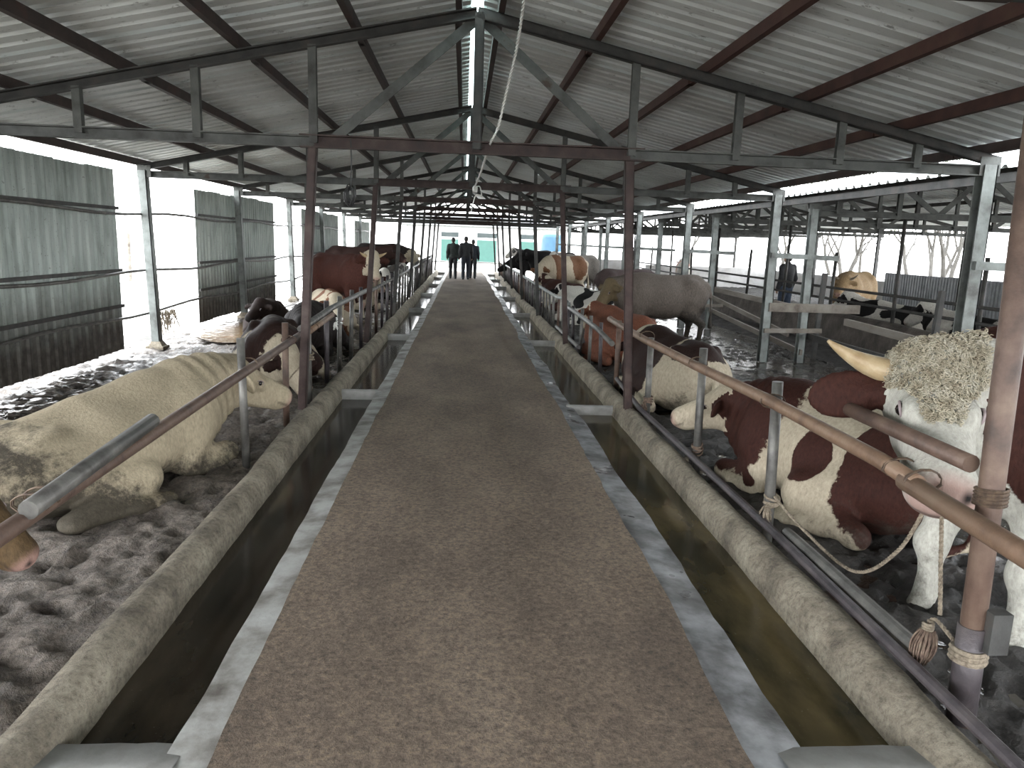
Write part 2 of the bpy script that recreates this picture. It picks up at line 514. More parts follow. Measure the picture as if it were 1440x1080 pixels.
# ---- troughs: channel bed, lumpy rim, water, partition walls
def rim_mesh(side, x0, seed):
    m = MB()
    yy = np.concatenate([np.arange(-13.0, 0, 0.2), np.arange(0, 10, 0.045), np.arange(10, 40.8, 0.1)])
    w1, w2, w3 = n1(yy * 0.8, seed), n1(yy * 3.1, seed + 1), n1(yy * 1.7, seed + 2)
    w4 = [n1(yy * 7.0, seed + 4 + c, 3) for c in range(9)]
    prof = [(-0.105, -0.26), (-0.10, -0.10), (-0.088, 0.0), (-0.055, 0.055), (0.0, 0.078), (0.06, 0.062), (0.098, 0.012), (0.108, -0.08), (0.112, -0.26)]
    n = len(prof)
    vs, fs = [], []
    for k, y in enumerate(yy):
        for c, (px, pz) in enumerate(prof):
            e = 1 + 0.30 * w1[k] + 0.16 * w2[k] + 0.14 * w4[c][k]
            z = pz * (1 + (0.5 * w3[k] + 0.25 * w2[k]) if pz > 0 else 1) + (0.02 * w1[k] if pz > -0.2 else 0)
            vs.append((x0 + side * px * e + 0.035 * w1[k] * side, y, z))
    for k in range(len(yy) - 1):
        for c in range(n - 1):
            q = (k * n + c, k * n + c + 1, (k + 1) * n + c + 1, (k + 1) * n + c)
            fs.append(q if side < 0 else q[::-1])
    fs.append(tuple(range(n))); fs.append(tuple((len(yy) - 1) * n + c for c in reversed(range(n))))
    return m.add(vs, fs)
RIML, RIMR = -1.425, 1.715
obj('trough_rim', rim_mesh(-1, RIML, 20), 'rim', smooth=True, kind='structure', label='lumpy rounded concrete rim of the trough beside the cream bull')
obj('trough_rim', rim_mesh(1, RIMR, 30), 'rim', smooth=True, kind='structure', label='lumpy rounded concrete rim of the trough before the curly bull')
obj('trough_bed', MB().box((-1.36, -13.0, -0.30), (-0.92, 40.7, -0.20)), 'trough', kind='structure', label='silty concrete bed of the trough beside the cream bull')
obj('trough_bed', MB().box((1.14, -13.0, -0.30), (1.65, 40.7, -0.20)), 'trough', kind='structure', label='silty concrete bed of the trough before the curly bull')
PYL = [2.18, 8.35, 13.4, 18.6, 23.8, 29.0, 34.2, 39.4]
PYR = [2.12, 7.75, 13.0, 18.0, 23.2, 28.4, 33.6, 38.8]
def partitions(yl, xa, xb, seed, lab):
    for k, y in enumerate(yl):
        m = MB()
        t = 0.16 if k == 0 else 0.05
        q = n1(np.arange(12) * 0.9, seed + k) * 0.02
        vs, fs = [], []
        for c in range(9):
            x = xa + (xb - xa) * c / 8
            for (yy, z) in ((y - t, -0.24), (y - t + q[c], -0.02), (y + q[c + 1] * 0.5, 0.005 + q[c] * 0.4), (y + t + q[c + 2], -0.02), (y + t, -0.24)):
                vs.append((x, yy, z))
        for c in range(8):
            for i in range(4):
                fs.append((c * 5 + i, (c + 1) * 5 + i, (c + 1) * 5 + i + 1, c * 5 + i + 1))
        m.add(vs, fs)
        obj('trough_partition', m, 'partition', smooth=True, kind='structure', label=lab)
partitions(PYL, -1.37, -0.90, 40, 'short grey cross wall in the trough beside the cream bull')
partitions(PYR, 1.12, 1.66, 50, 'short grey cross wall in the trough before the curly bull')
def water_runs(py, xa, xb, mat, lab, z):
    a = -12.9
    for k, y in enumerate(py + [40.6]):
        m = MB()
        m.add([(xa, a, z), (xb, a, z), (xb, y, z), (xa, y, z)], [(0, 1, 2, 3)])
        tag(obj('trough_water', m, mat), lab, 'water', None, 'stuff')
        a = y
water_runs(PYL, -1.37, -0.90, 'tw_left', 'shallow dark water standing in the trough beside the cream bull', -0.105)
water_runs(PYR, 1.10, 1.66, 'tw_right', 'shallow olive brown water in the trough before the curly bull', -0.095)

# ---- pen floors: trampled mud modelled as relief, with water lying in the hollows
def mud_floor(name, xs, ys, zfun, mat, lab, wetfun):
    X, Y = np.meshgrid(xs, ys)
    p = np.stack([X.ravel(), Y.ravel(), np.zeros(X.size)], 1)
    z = zfun(p)
    m = MB()
    m.v = [tuple(q) for q in np.column_stack([p[:, 0], p[:, 1], z])]
    nx = len(xs)
    idx = np.arange(X.size).reshape(X.shape)
    m.f = [tuple(q) for q in np.stack([idx[:-1, :-1], idx[:-1, 1:], idx[1:, 1:], idx[1:, :-1]], -1).reshape(-1, 4)]
    o = obj(name, m, mat, smooth=True, kind='structure', label=lab)
    a = o.data.attributes.new('wet', 'FLOAT', 'POINT')
    a.data.foreach_set('value', wetfun(p).astype(np.float32))
    return o
def grade(a, b, fine, coarse, split):
    return np.concatenate([np.arange(a, split, fine), np.arange(split, b + coarse, coarse)])
def relief(p, amp, seed):
    l = fbm(p * 4.2, 4, seed) - 0.5
    c = fbm(p * 15.0, 2, seed + 9) - 0.5
    pit = np.clip(0.46 - vnoise(p * 9.5 + 0.8 * l[:, None], seed + 5), 0, 1)
    return amp * (1.2 * l + 1.35 * c - 2.6 * pit)
def sstep(a, b, t):
    t = np.clip((t - a) / (b - a), 0, 1)
    return t * t * (3 - 2 * t)
def zl(p):
    dry = (1 - sstep(7.0, 10.5, p[:, 1])) * sstep(-3.9, -2.9, p[:, 0])
    base = PEN_Z - 0.035 + 0.05 * dry + 0.05 * (fbm(p * 0.8, 3, 70) - 0.5) * (1 - 0.6 * dry)
    return base + relief(p, 0.045 + 0.012 * dry, 60)
def zr(p):
    dry = (1 - sstep(3.0, 4.6, p[:, 0])) * 0.9
    base = PEN_Z - 0.03 + 0.045 * dry + 0.06 * (fbm(p * 0.8, 3, 90) - 0.5)
    return base + relief(p, 0.05, 80)
mud_floor('pen_floor', np.arange(-5.2, -1.44, 0.036), np.concatenate([np.arange(-13.0, 1.0, 0.25), np.arange(1.0, 9, 0.036), np.arange(9, 15, 0.07), np.arange(15, 41.1, 0.16)]), zl, 'mud', 'trampled mud floor of the pen where the cream bull lies',
          lambda p: 0.15 + 0.85 * np.clip(sstep(6.5, 10, p[:, 1]) + (1 - sstep(-3.9, -2.9, p[:, 0])), 0, 1))
mud_floor('pen_floor', np.arange(1.70, 6.1, 0.042), np.concatenate([np.arange(-13.0, 1.0, 0.25), np.arange(1.0, 11, 0.042), np.arange(11, 16, 0.08), np.arange(16, 41.1, 0.16)]), zr, 'mud_dark', 'wet black manure floor of the pen where the curly bull stands',
          lambda p: 0.35 + 0.65 * sstep(2.4, 3.6, p[:, 0]))
mud_floor('pen_floor', np.arange(6.0, 15.1, 0.13), np.arange(-13, 41.2, 0.16), lambda p: PEN_Z - 0.02 + relief(p, 0.05, 110), 'mud_dark', 'dark manure floor of the neighbouring barn',
          lambda p: 0.25 + 0 * p[:, 0])
def puddle(x0, x1, y0, y1, z, mat, lab):
    m = MB().add([(x0, y0, z), (x1, y0, z), (x1, y1, z), (x0, y1, z)], [(0, 1, 2, 3)])
    tag(obj('puddle_water', m, mat), lab, 'puddle', None, 'stuff')
puddle(-5.2, -1.5, 1.0, 13.2, PEN_Z - 0.052, 'puddle', 'murky water in the hollows of the mud behind the cream bull')
# tan pool by the second hanging wall panel
m = MB()
ring = []
for k in range(40):
    a = 2 * math.pi * k / 40
    rr = 1 + 0.25 * float(n1(3 + 2 * math.cos(a), 12)[0]) + 0.2 * float(n1(2 * math.sin(a), 14)[0])
    ring.append((-3.7 + 0.95 * rr * math.cos(a), 13.9 + 1.7 * rr * math.sin(a), PEN_Z + 0.012))
m.add(ring, [tuple(range(40))])
tag(obj('puddle_water', m, 'puddle_tan'), 'tan pool of standing water beside the hanging wall panel pair', 'puddle', None, 'stuff')
puddle(-5.2, -1.5, 13.2, 40.6, PEN_Z - 0.045, 'puddle', 'murky water in the mud under the standing red cow')
puddle(1.75, 6.0, 1.0, 40.6, PEN_Z - 0.028, 'puddle', 'murky water in the hollows of the black manure')

# ---- corrugated sheet meshes (shared)
def corr_sheet(width, length, pitch, depth, t=0.0015, flat=0.55, bev=0.3):
    # profile along +x (width), length along +y, ribs raised in +z
    prof = []
    n = int(round(width / pitch))
    for k in range(n):
        x = k * pitch
        r = pitch * (1 - flat)
        prof += [(x, 0), (x + pitch * flat, 0), (x + pitch * flat + r * bev, depth), (x + pitch * flat + r * (1 - bev), depth)]
    prof.append((n * pitch + 0.035, 0))
    m = MB()
    vs, fs = [], []
    for (x, z) in prof:
        vs += [(x, 0, z), (x, length, z), (x, length, z + t), (x, 0, z + t)]
    for k in range(len(prof) - 1):
        a, b = 4 * k, 4 * k + 4
        fs += [(a, a + 1, b + 1, b), (a + 3, b + 3, b + 2, a + 2), (a, b, b + 3, a + 3), (a + 1, a + 2, b + 2, b + 1)]
    e = 4 * (len(prof) - 1)
    fs += [(0, 3, 2, 1), (e, e + 1, e + 2, e + 3)]
    return m.add(vs, fs)

def roof(name, lab, xc, zr, half_l, half_r, y0, y1, gap):
    root = empty(name, (xc, y0, zr), kind='structure', label=lab)
    W = 0.84
    cs = math.cos(math.atan(SLOPE))
    for side, half in ((-1, half_l), (1, half_r)):
        L = (half - gap) / cs
        me = corr_sheet(W, L, 0.21, 0.036, flat=0.60, bev=0.3).mesh('roof_sheet')
        me.materials.append(MAT['roof'])
        k = 0
        y = y0
        while y < y1 - 0.3:
            o = bpy.data.objects.new('roof_sheet', me)
            COL.objects.link(o)
            o.parent = root
            # local x -> world y, local y -> down the slope
            ang = math.atan(SLOPE)
            ex = Vector((0, 1, 0))
            ey = Vector((side * math.cos(ang), 0, -math.sin(ang)))
            ez = Vector((side * math.sin(ang), 0, math.cos(ang)))
            mm = Matrix((ex, ey, ez)).transposed().to_4x4()
            lift = 0.003 * (k % 2)
            mm.translation = Vector((side * gap, y - y0, 0.17 - gap * SLOPE + lift))
            o.matrix_local = mm
            k += 1
            y += W
    return root
r1 = roof('roof', 'dirty white corrugated sheet roof over the feeding aisle', XC, ZRIDGE, 5.06, 4.92, ROOF0, ROOF1, 0.055)
XC2, ZR2 = 10.06, 3.42
r2 = roof('roof', 'corrugated sheet roof of the neighbouring barn', XC2, ZR2, 4.72, 4.9, ROOF0, ROOF1, 0.02)
# ridge sheets letting daylight in
k = 0
y = ROOF0
while y < ROOF1 - 0.4:
    m = MB()
    L = 2.35
    m.add([(-0.16, 0, -0.012), (0, 0, 0.035), (0.16, 0, -0.012), (-0.16, L, -0.012), (0, L, 0.035), (0.16, L, -0.012)], [(0, 3, 4, 1), (1, 4, 5, 2)])
    o = obj('ridge_sheet', m, 'ridge', parent=r1, loc=(0, y - ROOF0, 0.205 + 0.006 * (k % 2)))
    y += 2.3
    k += 1

# ---- trusses
def make_truss(xl, xr, xc, zr, zb, label, group, mats, vx, diag, lower=None):
    root = empty('roof_truss', (xc, 0, zb), label=label, category='roof truss', group=group)
    def P(x, z): return (x - xc, 0, z - zb)
    def zt(x): return zr - abs(x - xc) * SLOPE
    H = 0.10
    obj('bottom_chord', MB().channel(P(xl, zb), P(vx[2], zb + 0.01), 0.07, H), mats[0], root)
    obj('bottom_chord', MB().channel(P(vx[2] - 0.12, zb + 0.012), P(vx[5] + 0.12, zb + 0.012), 0.075, H + 0.012), mats[1], root)
    obj('bottom_chord', MB().channel(P(vx[5], zb + 0.01), P(xr, zb), 0.07, H), mats[0], root)
    obj('top_chord', MB().channel(P(xl - 0.1, zt(xl - 0.1)), P(xc, zr), 0.07, 0.09), mats[2], root)
    obj('top_chord', MB().channel(P(xr + 0.1, zt(xr + 0.1)), P(xc, zr), 0.07, 0.09), mats[2], root)
    obj('king_post', MB().channel(P(xc + 0.02, zb), P(xc + 0.02, zr), 0.085, 0.07, up=(0, 1, 0)), mats[2], root)
    for x in vx:
        obj('vertical_post', MB().channel(P(x, zb), P(x, zt(x) - 0.02), 0.07, 0.06, up=(0, 1, 0)), mats[0], root)
    for (x0, z0, x1, z1) in diag:
        obj('diagonal_brace', MB().bar((x0 - xc, 0.05, z0 - zb), (x1 - xc, 0.05, z1 - zb), 0.012, 0.085), mats[0], root)
    for x in (xl, xr):
        obj('gusset_plate', MB().box((x - xc - 0.1, -0.045, -0.05), (x - xc + 0.1, -0.036, zt(x) - zb + 0.02)), mats[0], root)
    return root
def truss_main(y, first):
    t = make_truss(XL, XR, XC, ZRIDGE, ZB, 'weathered steel roof truss with king post spanning the feeding aisle', 'roof trusses over the feeding aisle',
                   ('steel_grey', 'steel_red', 'steel_dark'), VXM, [(XC - 0.02, ZRIDGE - 0.05, -1.20, ZB + 0.03), (XC + 0.06, ZRIDGE - 0.05, 1.42, ZB + 0.03)])
    return t
# the order of the posts fixes where the red middle length of the bottom chord runs: between the posts at the two aisle columns
VXM = [-4.15, -3.35, -1.35, -2.35, 2.47, 1.50, 3.45, 4.20]
t0 = truss_main(0, True)
for k, y in enumerate(TY):
    t = t0 if k == 0 else copy_tree(t0)
    t.location = (XC, y, ZB)
    t['label'] = 'weathered steel king post truss over the feeding aisle, %s from the far open end' % ORD[len(TY) - 1 - k]
VX2 = [5.9, 6.9, 8.3, 9.2, 11.0, 11.9, 13.2, 14.2]
t2 = make_truss(5.52, 14.6, XC2, ZR2 - 0.02, 2.30, 'grey green steel truss under the neighbouring barn roof', 'roof trusses of the neighbouring barn',
                ('steel_grey', 'steel_grey', 'steel_dark'), VX2,
                [(6.9, 2.80, 7.6, 2.32), (7.6, 2.32, 8.3, 3.0), (8.3, 3.0, 9.2, 2.32), (11.0, 3.15, 11.9, 2.32), (11.9, 2.32, 12.6, 2.8), (5.6, 2.42, 6.1, 2.32)])
for k, y in enumerate(TY[2:]):
    t = t2 if k == 0 else copy_tree(t2)
    t.location = (XC2, y, 2.30)
    t['label'] = 'grey green steel truss under the neighbouring barn roof, %s from its low end wall' % ORD[len(TY) - 3 - k]

# ---- purlins: lengths along the barn, sitting on the top chords
PX = [(-4.88, 'purlin_dark'), (-3.92, 'purlin_dark'), (-2.98, 'purlin_dark'), (-1.98, 'purlin_dark'), (-1.0, 'purlin_dark'), (-0.10, 'purlin_dark'),
      (0.27, 'purlin_dark'), (1.13, 'purlin_red'), (2.15, 'purlin_red'), (3.1, 'purlin_red'), (4.05, 'purlin_red'), (4.90, 'purlin_dark')]
for i, (x, mt) in enumerate(PX):
    z = ztop(x) + 0.045 + 0.055
    m = MB()
    ycuts = [ROOF0 + 0.1, -1.5] + [TY[2] + 0.6 + 4.7 * j for j in range(0, 7, 2)] + [ROOF1 - 0.1]
    for j in range(len(ycuts) - 1):
        off = 0.012 * (j % 2)
        m.bar((x + off, ycuts[j] - 0.1, z), (x + off, ycuts[j + 1], z), 0.055, 0.095)
    lab = '%s purlin under the aisle roof, %s from ridge on the %s side' % (('dark brown' if mt == 'purlin_dark' else 'rust red'), ORD[(5 - i) if i < 6 else (i - 6)], 'panel' if i < 6 else 'curly bull')
    obj('roof_purlin', m, mt, label=lab, category='purlin', group='dark purlins of the aisle roof' if mt == 'purlin_dark' else 'red purlins of the aisle roof')
for k, x in enumerate((5.42, 6.6, 7.8, 9.0, 11.1, 12.3, 13.5)):
    z = ztop(x, XC2, ZR2 - 0.02) + 0.09
    obj('roof_purlin', MB().bar((x, ROOF0, z), (x, ROOF1, z), 0.05, 0.09), 'steel_dark', label='dark steel purlin under the neighbouring barn roof, %s from the galvanised columns' % ORD[k], category='purlin', group='purlins of the neighbouring barn')

# ---- eave columns and aisle columns
def column(name, a, b, w, mat, lab, cat, group, foot=True, round_=False):
    root = empty(name, a, label=lab, category=cat, group=group)
    a_, b_ = np.array(a, float), np.array(b, float)
    d = b_ - a_
    if round_:
        obj('shaft', MB().tube([(0, 0, 0), tuple(d)], w / 2, 12), mat, root, smooth=False)
    else:
        obj('shaft', MB().channel((0, 0, 0), tuple(d), w, w, 0.012, up=(0, 1, 0)), mat, root)
    if foot:
        f = MB()
        f.box((-w * 1.1, -w * 1.1, -0.02), (w * 1.1, w * 1.1, 0.03))
        f.add([(-w * .9, -w * .9, 0.03), (w * .9, -w * .9, 0.03), (w * .9, w * .9, 0.03), (-w * .9, w * .9, 0.03), (-w * .55, -w * .55, 0.10), (w * .55, -w * .55, 0.10), (w * .55, w * .55, 0.10), (-w * .55, w * .55, 0.10)],
              [(4, 5, 6, 7), (0, 1, 5, 4), (1, 2, 6, 5), (2, 3, 7, 6), (3, 0, 4, 7)])
        obj('concrete_foot', f, 'rim', root)
    return root
for k, y in enumerate(TY[2:]):
    column('steel_column', (XL + 0.04, y, PEN_Z - 0.02), (XL - 0.03, y, ZB + 0.05), 0.12, 'galv', 'pale steel column in the row of hanging wall panels, %s from the far open end' % ORD[7 - k], 'column', 'open side columns')
for k, y in enumerate(TY[2:]):
    column('steel_column', (XR, y, PEN_Z - 0.02), (XR, y, ZB + 0.05), 0.13, 'galv', 'pale steel column carrying the aisle roof beside the neighbouring barn, %s from the far open end' % ORD[7 - k], 'column', 'columns between the two barns', foot=False)
    column('steel_column', (5.52, y, PEN_Z - 0.02), (5.52, y, 2.36), 0.12, 'galv', 'galvanised steel column carrying the neighbouring barn roof, %s from its low end wall' % ORD[7 - k], 'column', 'outer columns of the neighbouring barn', foot=False)
    # short ties between the pair
    obj('cross_tie', MB().bar((XR - 0.05, y - 0.09, 1.62), (5.95, y - 0.09, 1.60), 0.05, 0.08), 'galv', label='short steel tie joining the %s column pair from the far end between the barns' % ORD[7 - k], category='steel tie', group='ties between column pairs')
    obj('cross_tie', MB().bar((XR - 0.05, y - 0.09, 0.42), (5.8, y - 0.09, 0.44), 0.05, 0.07), 'wood_rail', label='low wooden tie joining the %s column pair from the far end between the barns' % ORD[7 - k], category='wooden tie', group='low ties between column pairs')
for k, y in enumerate(TY[1:]):
    if k > 0:
        column('aisle_column', (-1.52, y + 0.12, 0.05), (-1.36, y + 0.02, ZB - 0.04), 0.075, 'steel_red' if k < 3 else 'steel_dark', 'dark red steel column on the trough rim of the cream bull pen, %s from the far open end' % ORD[8 - k], 'column', 'red columns along the cream bull trough', foot=False)
        column('aisle_column', (1.70, y + 0.35, 0.05), (1.50, y + 0.05, ZB - 0.04), 0.075, 'steel_red' if k < 3 else 'steel_dark', 'dark red steel column on the trough rim of the curly bull pen, %s from the far open end' % ORD[8 - k], 'column', 'red columns beyond the curly bull', foot=False)

# ================================================================== LEFT SIDE: hanging sheet panels and rails
def wall_panel(lab, y0, y1, z0, z1, x, tilt):
    root = empty('corrugated_wall_panel', (x, y0, z0), label=lab, category='wall panel', group='corrugated wall panels hung on the open side')
    W = 0.84
    n = max(1, int(math.ceil((y1 - y0) / W - 0.05)))
    w = (y1 - y0) / n
    me = corr_sheet(w, z1 - z0, w / 4, 0.022, flat=0.6).mesh('sheet')
    me.materials.append(MAT['panel'])
    for k in range(n):
        o = bpy.data.objects.new('sheet', me)
        COL.objects.link(o)
        o.parent = root
        mm = Matrix(((0, 0, 1), (1, 0, 0), (0, 1, 0))).to_4x4()
        mm.translation = Vector((0.004 * (k % 2), k * w, rnd.uniform(-0.015, 0.015)))
        o.matrix_local = mm
    for z in (0.62, 1.12, 1.98):
        obj('batten', MB().bar((0.045, -0.02, z - z0), (0.045, y1 - y0 + 0.02, z - z0 - 0.01), 0.03, 0.045), 'steel_dark', root)
    root.rotation_euler = (0, tilt, 0)
    return root
wall_panel('big grey green corrugated panel spattered with mud behind the cream bull', 4.9, 11.05, -0.02, 2.50, -4.90, 0.0)
wall_panel('corrugated panel beside the tan pool, hung on the open side', 14.25, 16.40, 0.02, 2.45, -4.90, 0.0)
wall_panel('corrugated panel between the tan pool and the next open bay', 16.46, 20.0, -0.02, 2.47, -4.92, 0.0)
wall_panel('corrugated panel standing behind the red cow with the white face', 23.3, 25.85, 0.0, 2.45, -4.90, 0.0)
wall_panel('corrugated panel next beyond the one behind the red cow', 25.95, 30.0, 0.0, 2.45, -4.92, 0.0)
wall_panel('last corrugated panel before the far open end of the barn', 34.4, 39.6, 0.0, 2.4, -4.90, 0.0)
for nm, z, dx in (('upper', 1.92, 0.0), ('middle', 1.06, 0.01), ('lower', 0.45, -0.01)):
    pts = [(-4.83 + dx, y, z + 0.03 * math.sin(y * 1.3 + z * 5)) for y in np.arange(4.0, 40.2, 0.8)]
    obj('side_rail', MB().tube(pts, 0.021, 8), 'pipe_grey', label='%s thin steel rail along the open side between the wall panels' % nm, category='rail', group='rails along the open side', smooth=True)
# dry stalks caught on the lower rail
m = MB()
for k in range(70):
    y = 12.4 + rnd.uniform(-0.35, 0.45)
    a = rnd.uniform(-0.25, 0.25)
    L = rnd.uniform(0.12, 0.38)
    p = np.array([-4.83 + rnd.uniform(-0.03, 0.03), y, 0.40 + rnd.uniform(-0.02, 0.02)])
    m.tube([p, p + np.array([rnd.uniform(-0.05, 0.05), a * 0.5, -L * 0.5]), p + np.array([rnd.uniform(-0.08, 0.08), a, -L])], 0.006, 4)
tag(obj('dry_stalks', m, 'rope'), 'tuft of dry stalks caught on the lower rail of the open side', 'stalks', None, 'stuff')

# ================================================================== FENCES along the troughs
def ring_path(c, r, axis, n=14, jit=0.0, turns=1):
    ax = _n(axis)
    u = _n(np.cross(ax, [0.3, 0.1, 1.0]))
    v = np.cross(ax, u)
    out = []
    for k in range(n * turns):
        a = 2 * math.pi * k / n
        out.append(np.array(c) + (u * math.cos(a) + v * math.sin(a)) * (r + jit * math.sin(3 * a)) + ax * (k / n - turns / 2) * 0.012)
    return out
def fence(name, lab, posts, rails, ties, xref, yref):
    root = empty(name, (xref, yref, PEN_Z), label=lab, category='fence', group='pipe fences along the troughs')
    o = np.array([xref, yref, PEN_Z])
    for (a, b, r, mt) in posts:
        obj('post', MB().tube([np.array(a) - o, np.array(b) - o], r, 12), mt, root, smooth=True)
    for (path, r, mt) in rails:
        obj('rail', MB().tube([np.array(p) - o for p in path], r, 12), mt, root, smooth=True)
    for (c, r, ax, t) in ties:
        obj('wire_tie', MB().tube([(q - np.array(c)) * np.array([1.12, 1, 0.66]) + np.array(c) - o for q in ring_path(c, r, ax, 12, 0.003, t)], 0.0035, 5), 'wire', root)
    return root
LX, RX = -1.62, 1.88
# fence of the cream bull
posts, ties = [], []
py_left = [(5.62, 0.93, 'pipe_grey'), (6.93, 0.90, 'pipe_rust'), (8.0, 0.92, 'pipe_grey'), (9.05, 0.93, 'pipe_violet'), (9.95, 0.92, 'pipe_grey'), (11.0, 0.93, 'pipe_grey'), (12.1, 0.90, 'pipe_violet'), (13.2, 0.92, 'pipe_grey'), (14.2, 0.9, 'pipe_rust')]
yy = 15.2
while yy < 40:
    py_left.append((yy, 0.9, rnd.choice(['pipe_grey', 'pipe_violet', 'pipe_grey'])))
    yy += 1.0
for (y, zt_, mt) in py_left:
    posts.append(((LX - 0.01, y, PEN_Z - 0.05), (LX + rnd.uniform(-0.015, 0.015), y + rnd.uniform(-0.03, 0.03), zt_), 0.030, mt))
rails = [([(LX + 0.06, 1.2, 0.62), (LX + 0.06, 2.7, 0.66), (LX + 0.065, 5.5, 0.715), (LX + 0.06, 7.6, 0.75)], 0.034, 'pipe_rust'),
         ([(LX + 0.095, 2.62, 0.705), (LX + 0.09, 3.72, 0.765)], 0.036, 'pipe_grey'),
         ([(LX + 0.06, 7.3, 0.80), (LX + 0.06, 9.0, 0.85), (LX + 0.06, 12.8, 0.84)], 0.034, 'pipe_grey'),
         ([(LX + 0.06, 7.5, 0.72), (LX + 0.055, 9.1, 0.76)], 0.03, 'pipe_tan'),
         ([(LX + 0.06, 12.6, 0.80), (LX + 0.06, 20.0, 0.80), (LX + 0.05, 28.0, 0.80)], 0.032, 'pipe_grey'),
         ([(LX + 0.06, 27.9, 0.80), (LX + 0.06, 40.0, 0.80)], 0.032, 'pipe_violet')]
for y in (2.75, 2.83, 5.62, 6.93, 8.0, 9.05):
    ties.append(((LX + 0.03, y, 0.74 if y > 3 else 0.68), 0.062, (0.1, 1, 0.1), 2))
fence('pipe_fence', 'pipe fence of the pen where the cream bull lies, posts along the trough', posts, rails, ties, LX, 1.2)
# fence of the curly bull
posts, ties = [], []
pr = [(4.22, 0.935, 'pipe_grey'), (5.66, 0.93, 'pipe_grey'), (7.32, 0.80, 'pipe_grey'), (8.9, 0.80, 'pipe_rust'), (10.0, 0.66, 'pipe_violet'), (10.9, 0.66, 'pipe_grey'), (11.8, 0.68, 'pipe_grey')]
yy = 12.6
while yy < 40:
    pr.append((yy, 0.66, rnd.choice(['pipe_grey', 'pipe_violet', 'pipe_rust'])))
    yy += 0.72
for (y, zt_, mt) in pr:
    posts.append(((RX + 0.015, y, PEN_Z - 0.05), (RX + rnd.uniform(-0.01, 0.02), y + rnd.uniform(-0.03, 0.03), zt_), 0.032 if y < 9 else 0.026, mt))
rails = [([(RX - 0.07, 9.1, 0.80), (RX - 0.075, 7.3, 0.785), (RX - 0.07, 5.6, 0.80), (RX - 0.07, 4.2, 0.83), (RX - 0.07, 3.0, 0.825), (RX - 0.07, 2.72, 0.81)], 0.036, 'pipe_tan'),
         ([(RX - 0.075, 2.80, 0.80), (RX - 0.075, 1.4, 0.74)], 0.040, 'pipe_tan'),
         ([(RX - 0.035, 3.46, 0.97), (RX - 0.01, 2.52, 0.955)], 0.034, 'pipe_rust'),
         ([(RX - 0.065, 8.9, 0.52), (RX - 0.065, 10.0, 0.58), (RX - 0.065, 12.9, 0.62)], 0.034, 'pipe_grey'),
         ([(RX - 0.06, 12.8, 0.66), (RX - 0.06, 13.5, 0.72), (RX - 0.06, 14.4, 0.66), (RX - 0.06, 18.5, 0.66), (RX - 0.06, 27.0, 0.66), (RX - 0.06, 40.0, 0.66)], 0.032, 'galv'),
         ]
for y in (4.22, 5.66, 7.32, 2.74, 2.9):
    ties.append(((RX - 0.035, y, 0.82), 0.066, (0.1, 1, 0.1), 2))
fence('pipe_fence', 'pipe fence in front of the curly headed bull, with tan rusted top rail', posts, rails, ties, RX, 1.4)
# pipes lying along the rim of that trough
m = MB().tube([(1.815, 8.5, 0.16), (1.80, 7.2, 0.085), (1.815, 5.6, 0.09), (1.825, 4.0, 0.095), (1.81, 1.2, 0.09)], 0.026, 10)
obj('rim_pipe', m, 'pipe_violet', label='long dark violet pipe lying along the outer edge of the trough rim', category='pipe', group='pipes on the trough rim')
m = MB()
path = [(1.888, 3.95, 0.105), (1.892, 2.70, 0.11)]
m.tube(path, 0.034, 12, caps=False)
m.tube([(1.888, 3.95, 0.105), (1.892, 2.70, 0.11)], 0.028, 12, caps=False)
obj('short_pipe', m, 'pipe_grey', label='short open grey pipe beside the long violet pipe under the curly bull', category='pipe', group='pipes on the trough rim')
m = MB().tube([(1.80, 14.2, 0.12), (1.80, 11.4, 0.12)], 0.03, 10)
obj('short_pipe', m, 'pipe_grey', label='short grey pipe lying on the rim beside the orange red cow', category='pipe', group='pipes on the trough rim')

# big brown pipe column beside the curly bull
root = empty('pipe_column', (1.955, 2.48, PEN_Z), label='thick rusty pipe column with clamp beside the curly headed bull', category='column')
obj('shaft', MB().tube([(0, 0, -0.05), (-0.03, -0.01, 0.9), (-0.10, -0.03, 2.62)], 0.043, 14), 'pipe_rust', root, smooth=True)
obj('sleeve', MB().tube([(0, 0, 0.02), (-0.012, -0.004, 0.42)], 0.052, 14), 'pipe_violet', root, smooth=True)
obj('clamp_block', MB().box((0.0, -0.085, 0.34), (0.075, -0.035, 0.50)), 'steel_dark', root)
cl = MB()
for k in range(5):
    cl.tube(ring_path((-0.028, -0.01, 0.90 + 0.014 * k), 0.052, (0.05, 0.1, 1), 14, 0.004, 1), 0.006, 5)
tag(obj('wire_wrap', cl, 'wire', root), kind='stuff')
rp = MB()
for k in range(3):
    rp.tube(ring_path((-0.01, -0.003, 0.28 + 0.02 * k), 0.058, (0.02, 0.05, 1), 16, 0.003, 1), 0.010, 6)
tag(obj('rope_wrap', rp, 'rope', root), kind='stuff')

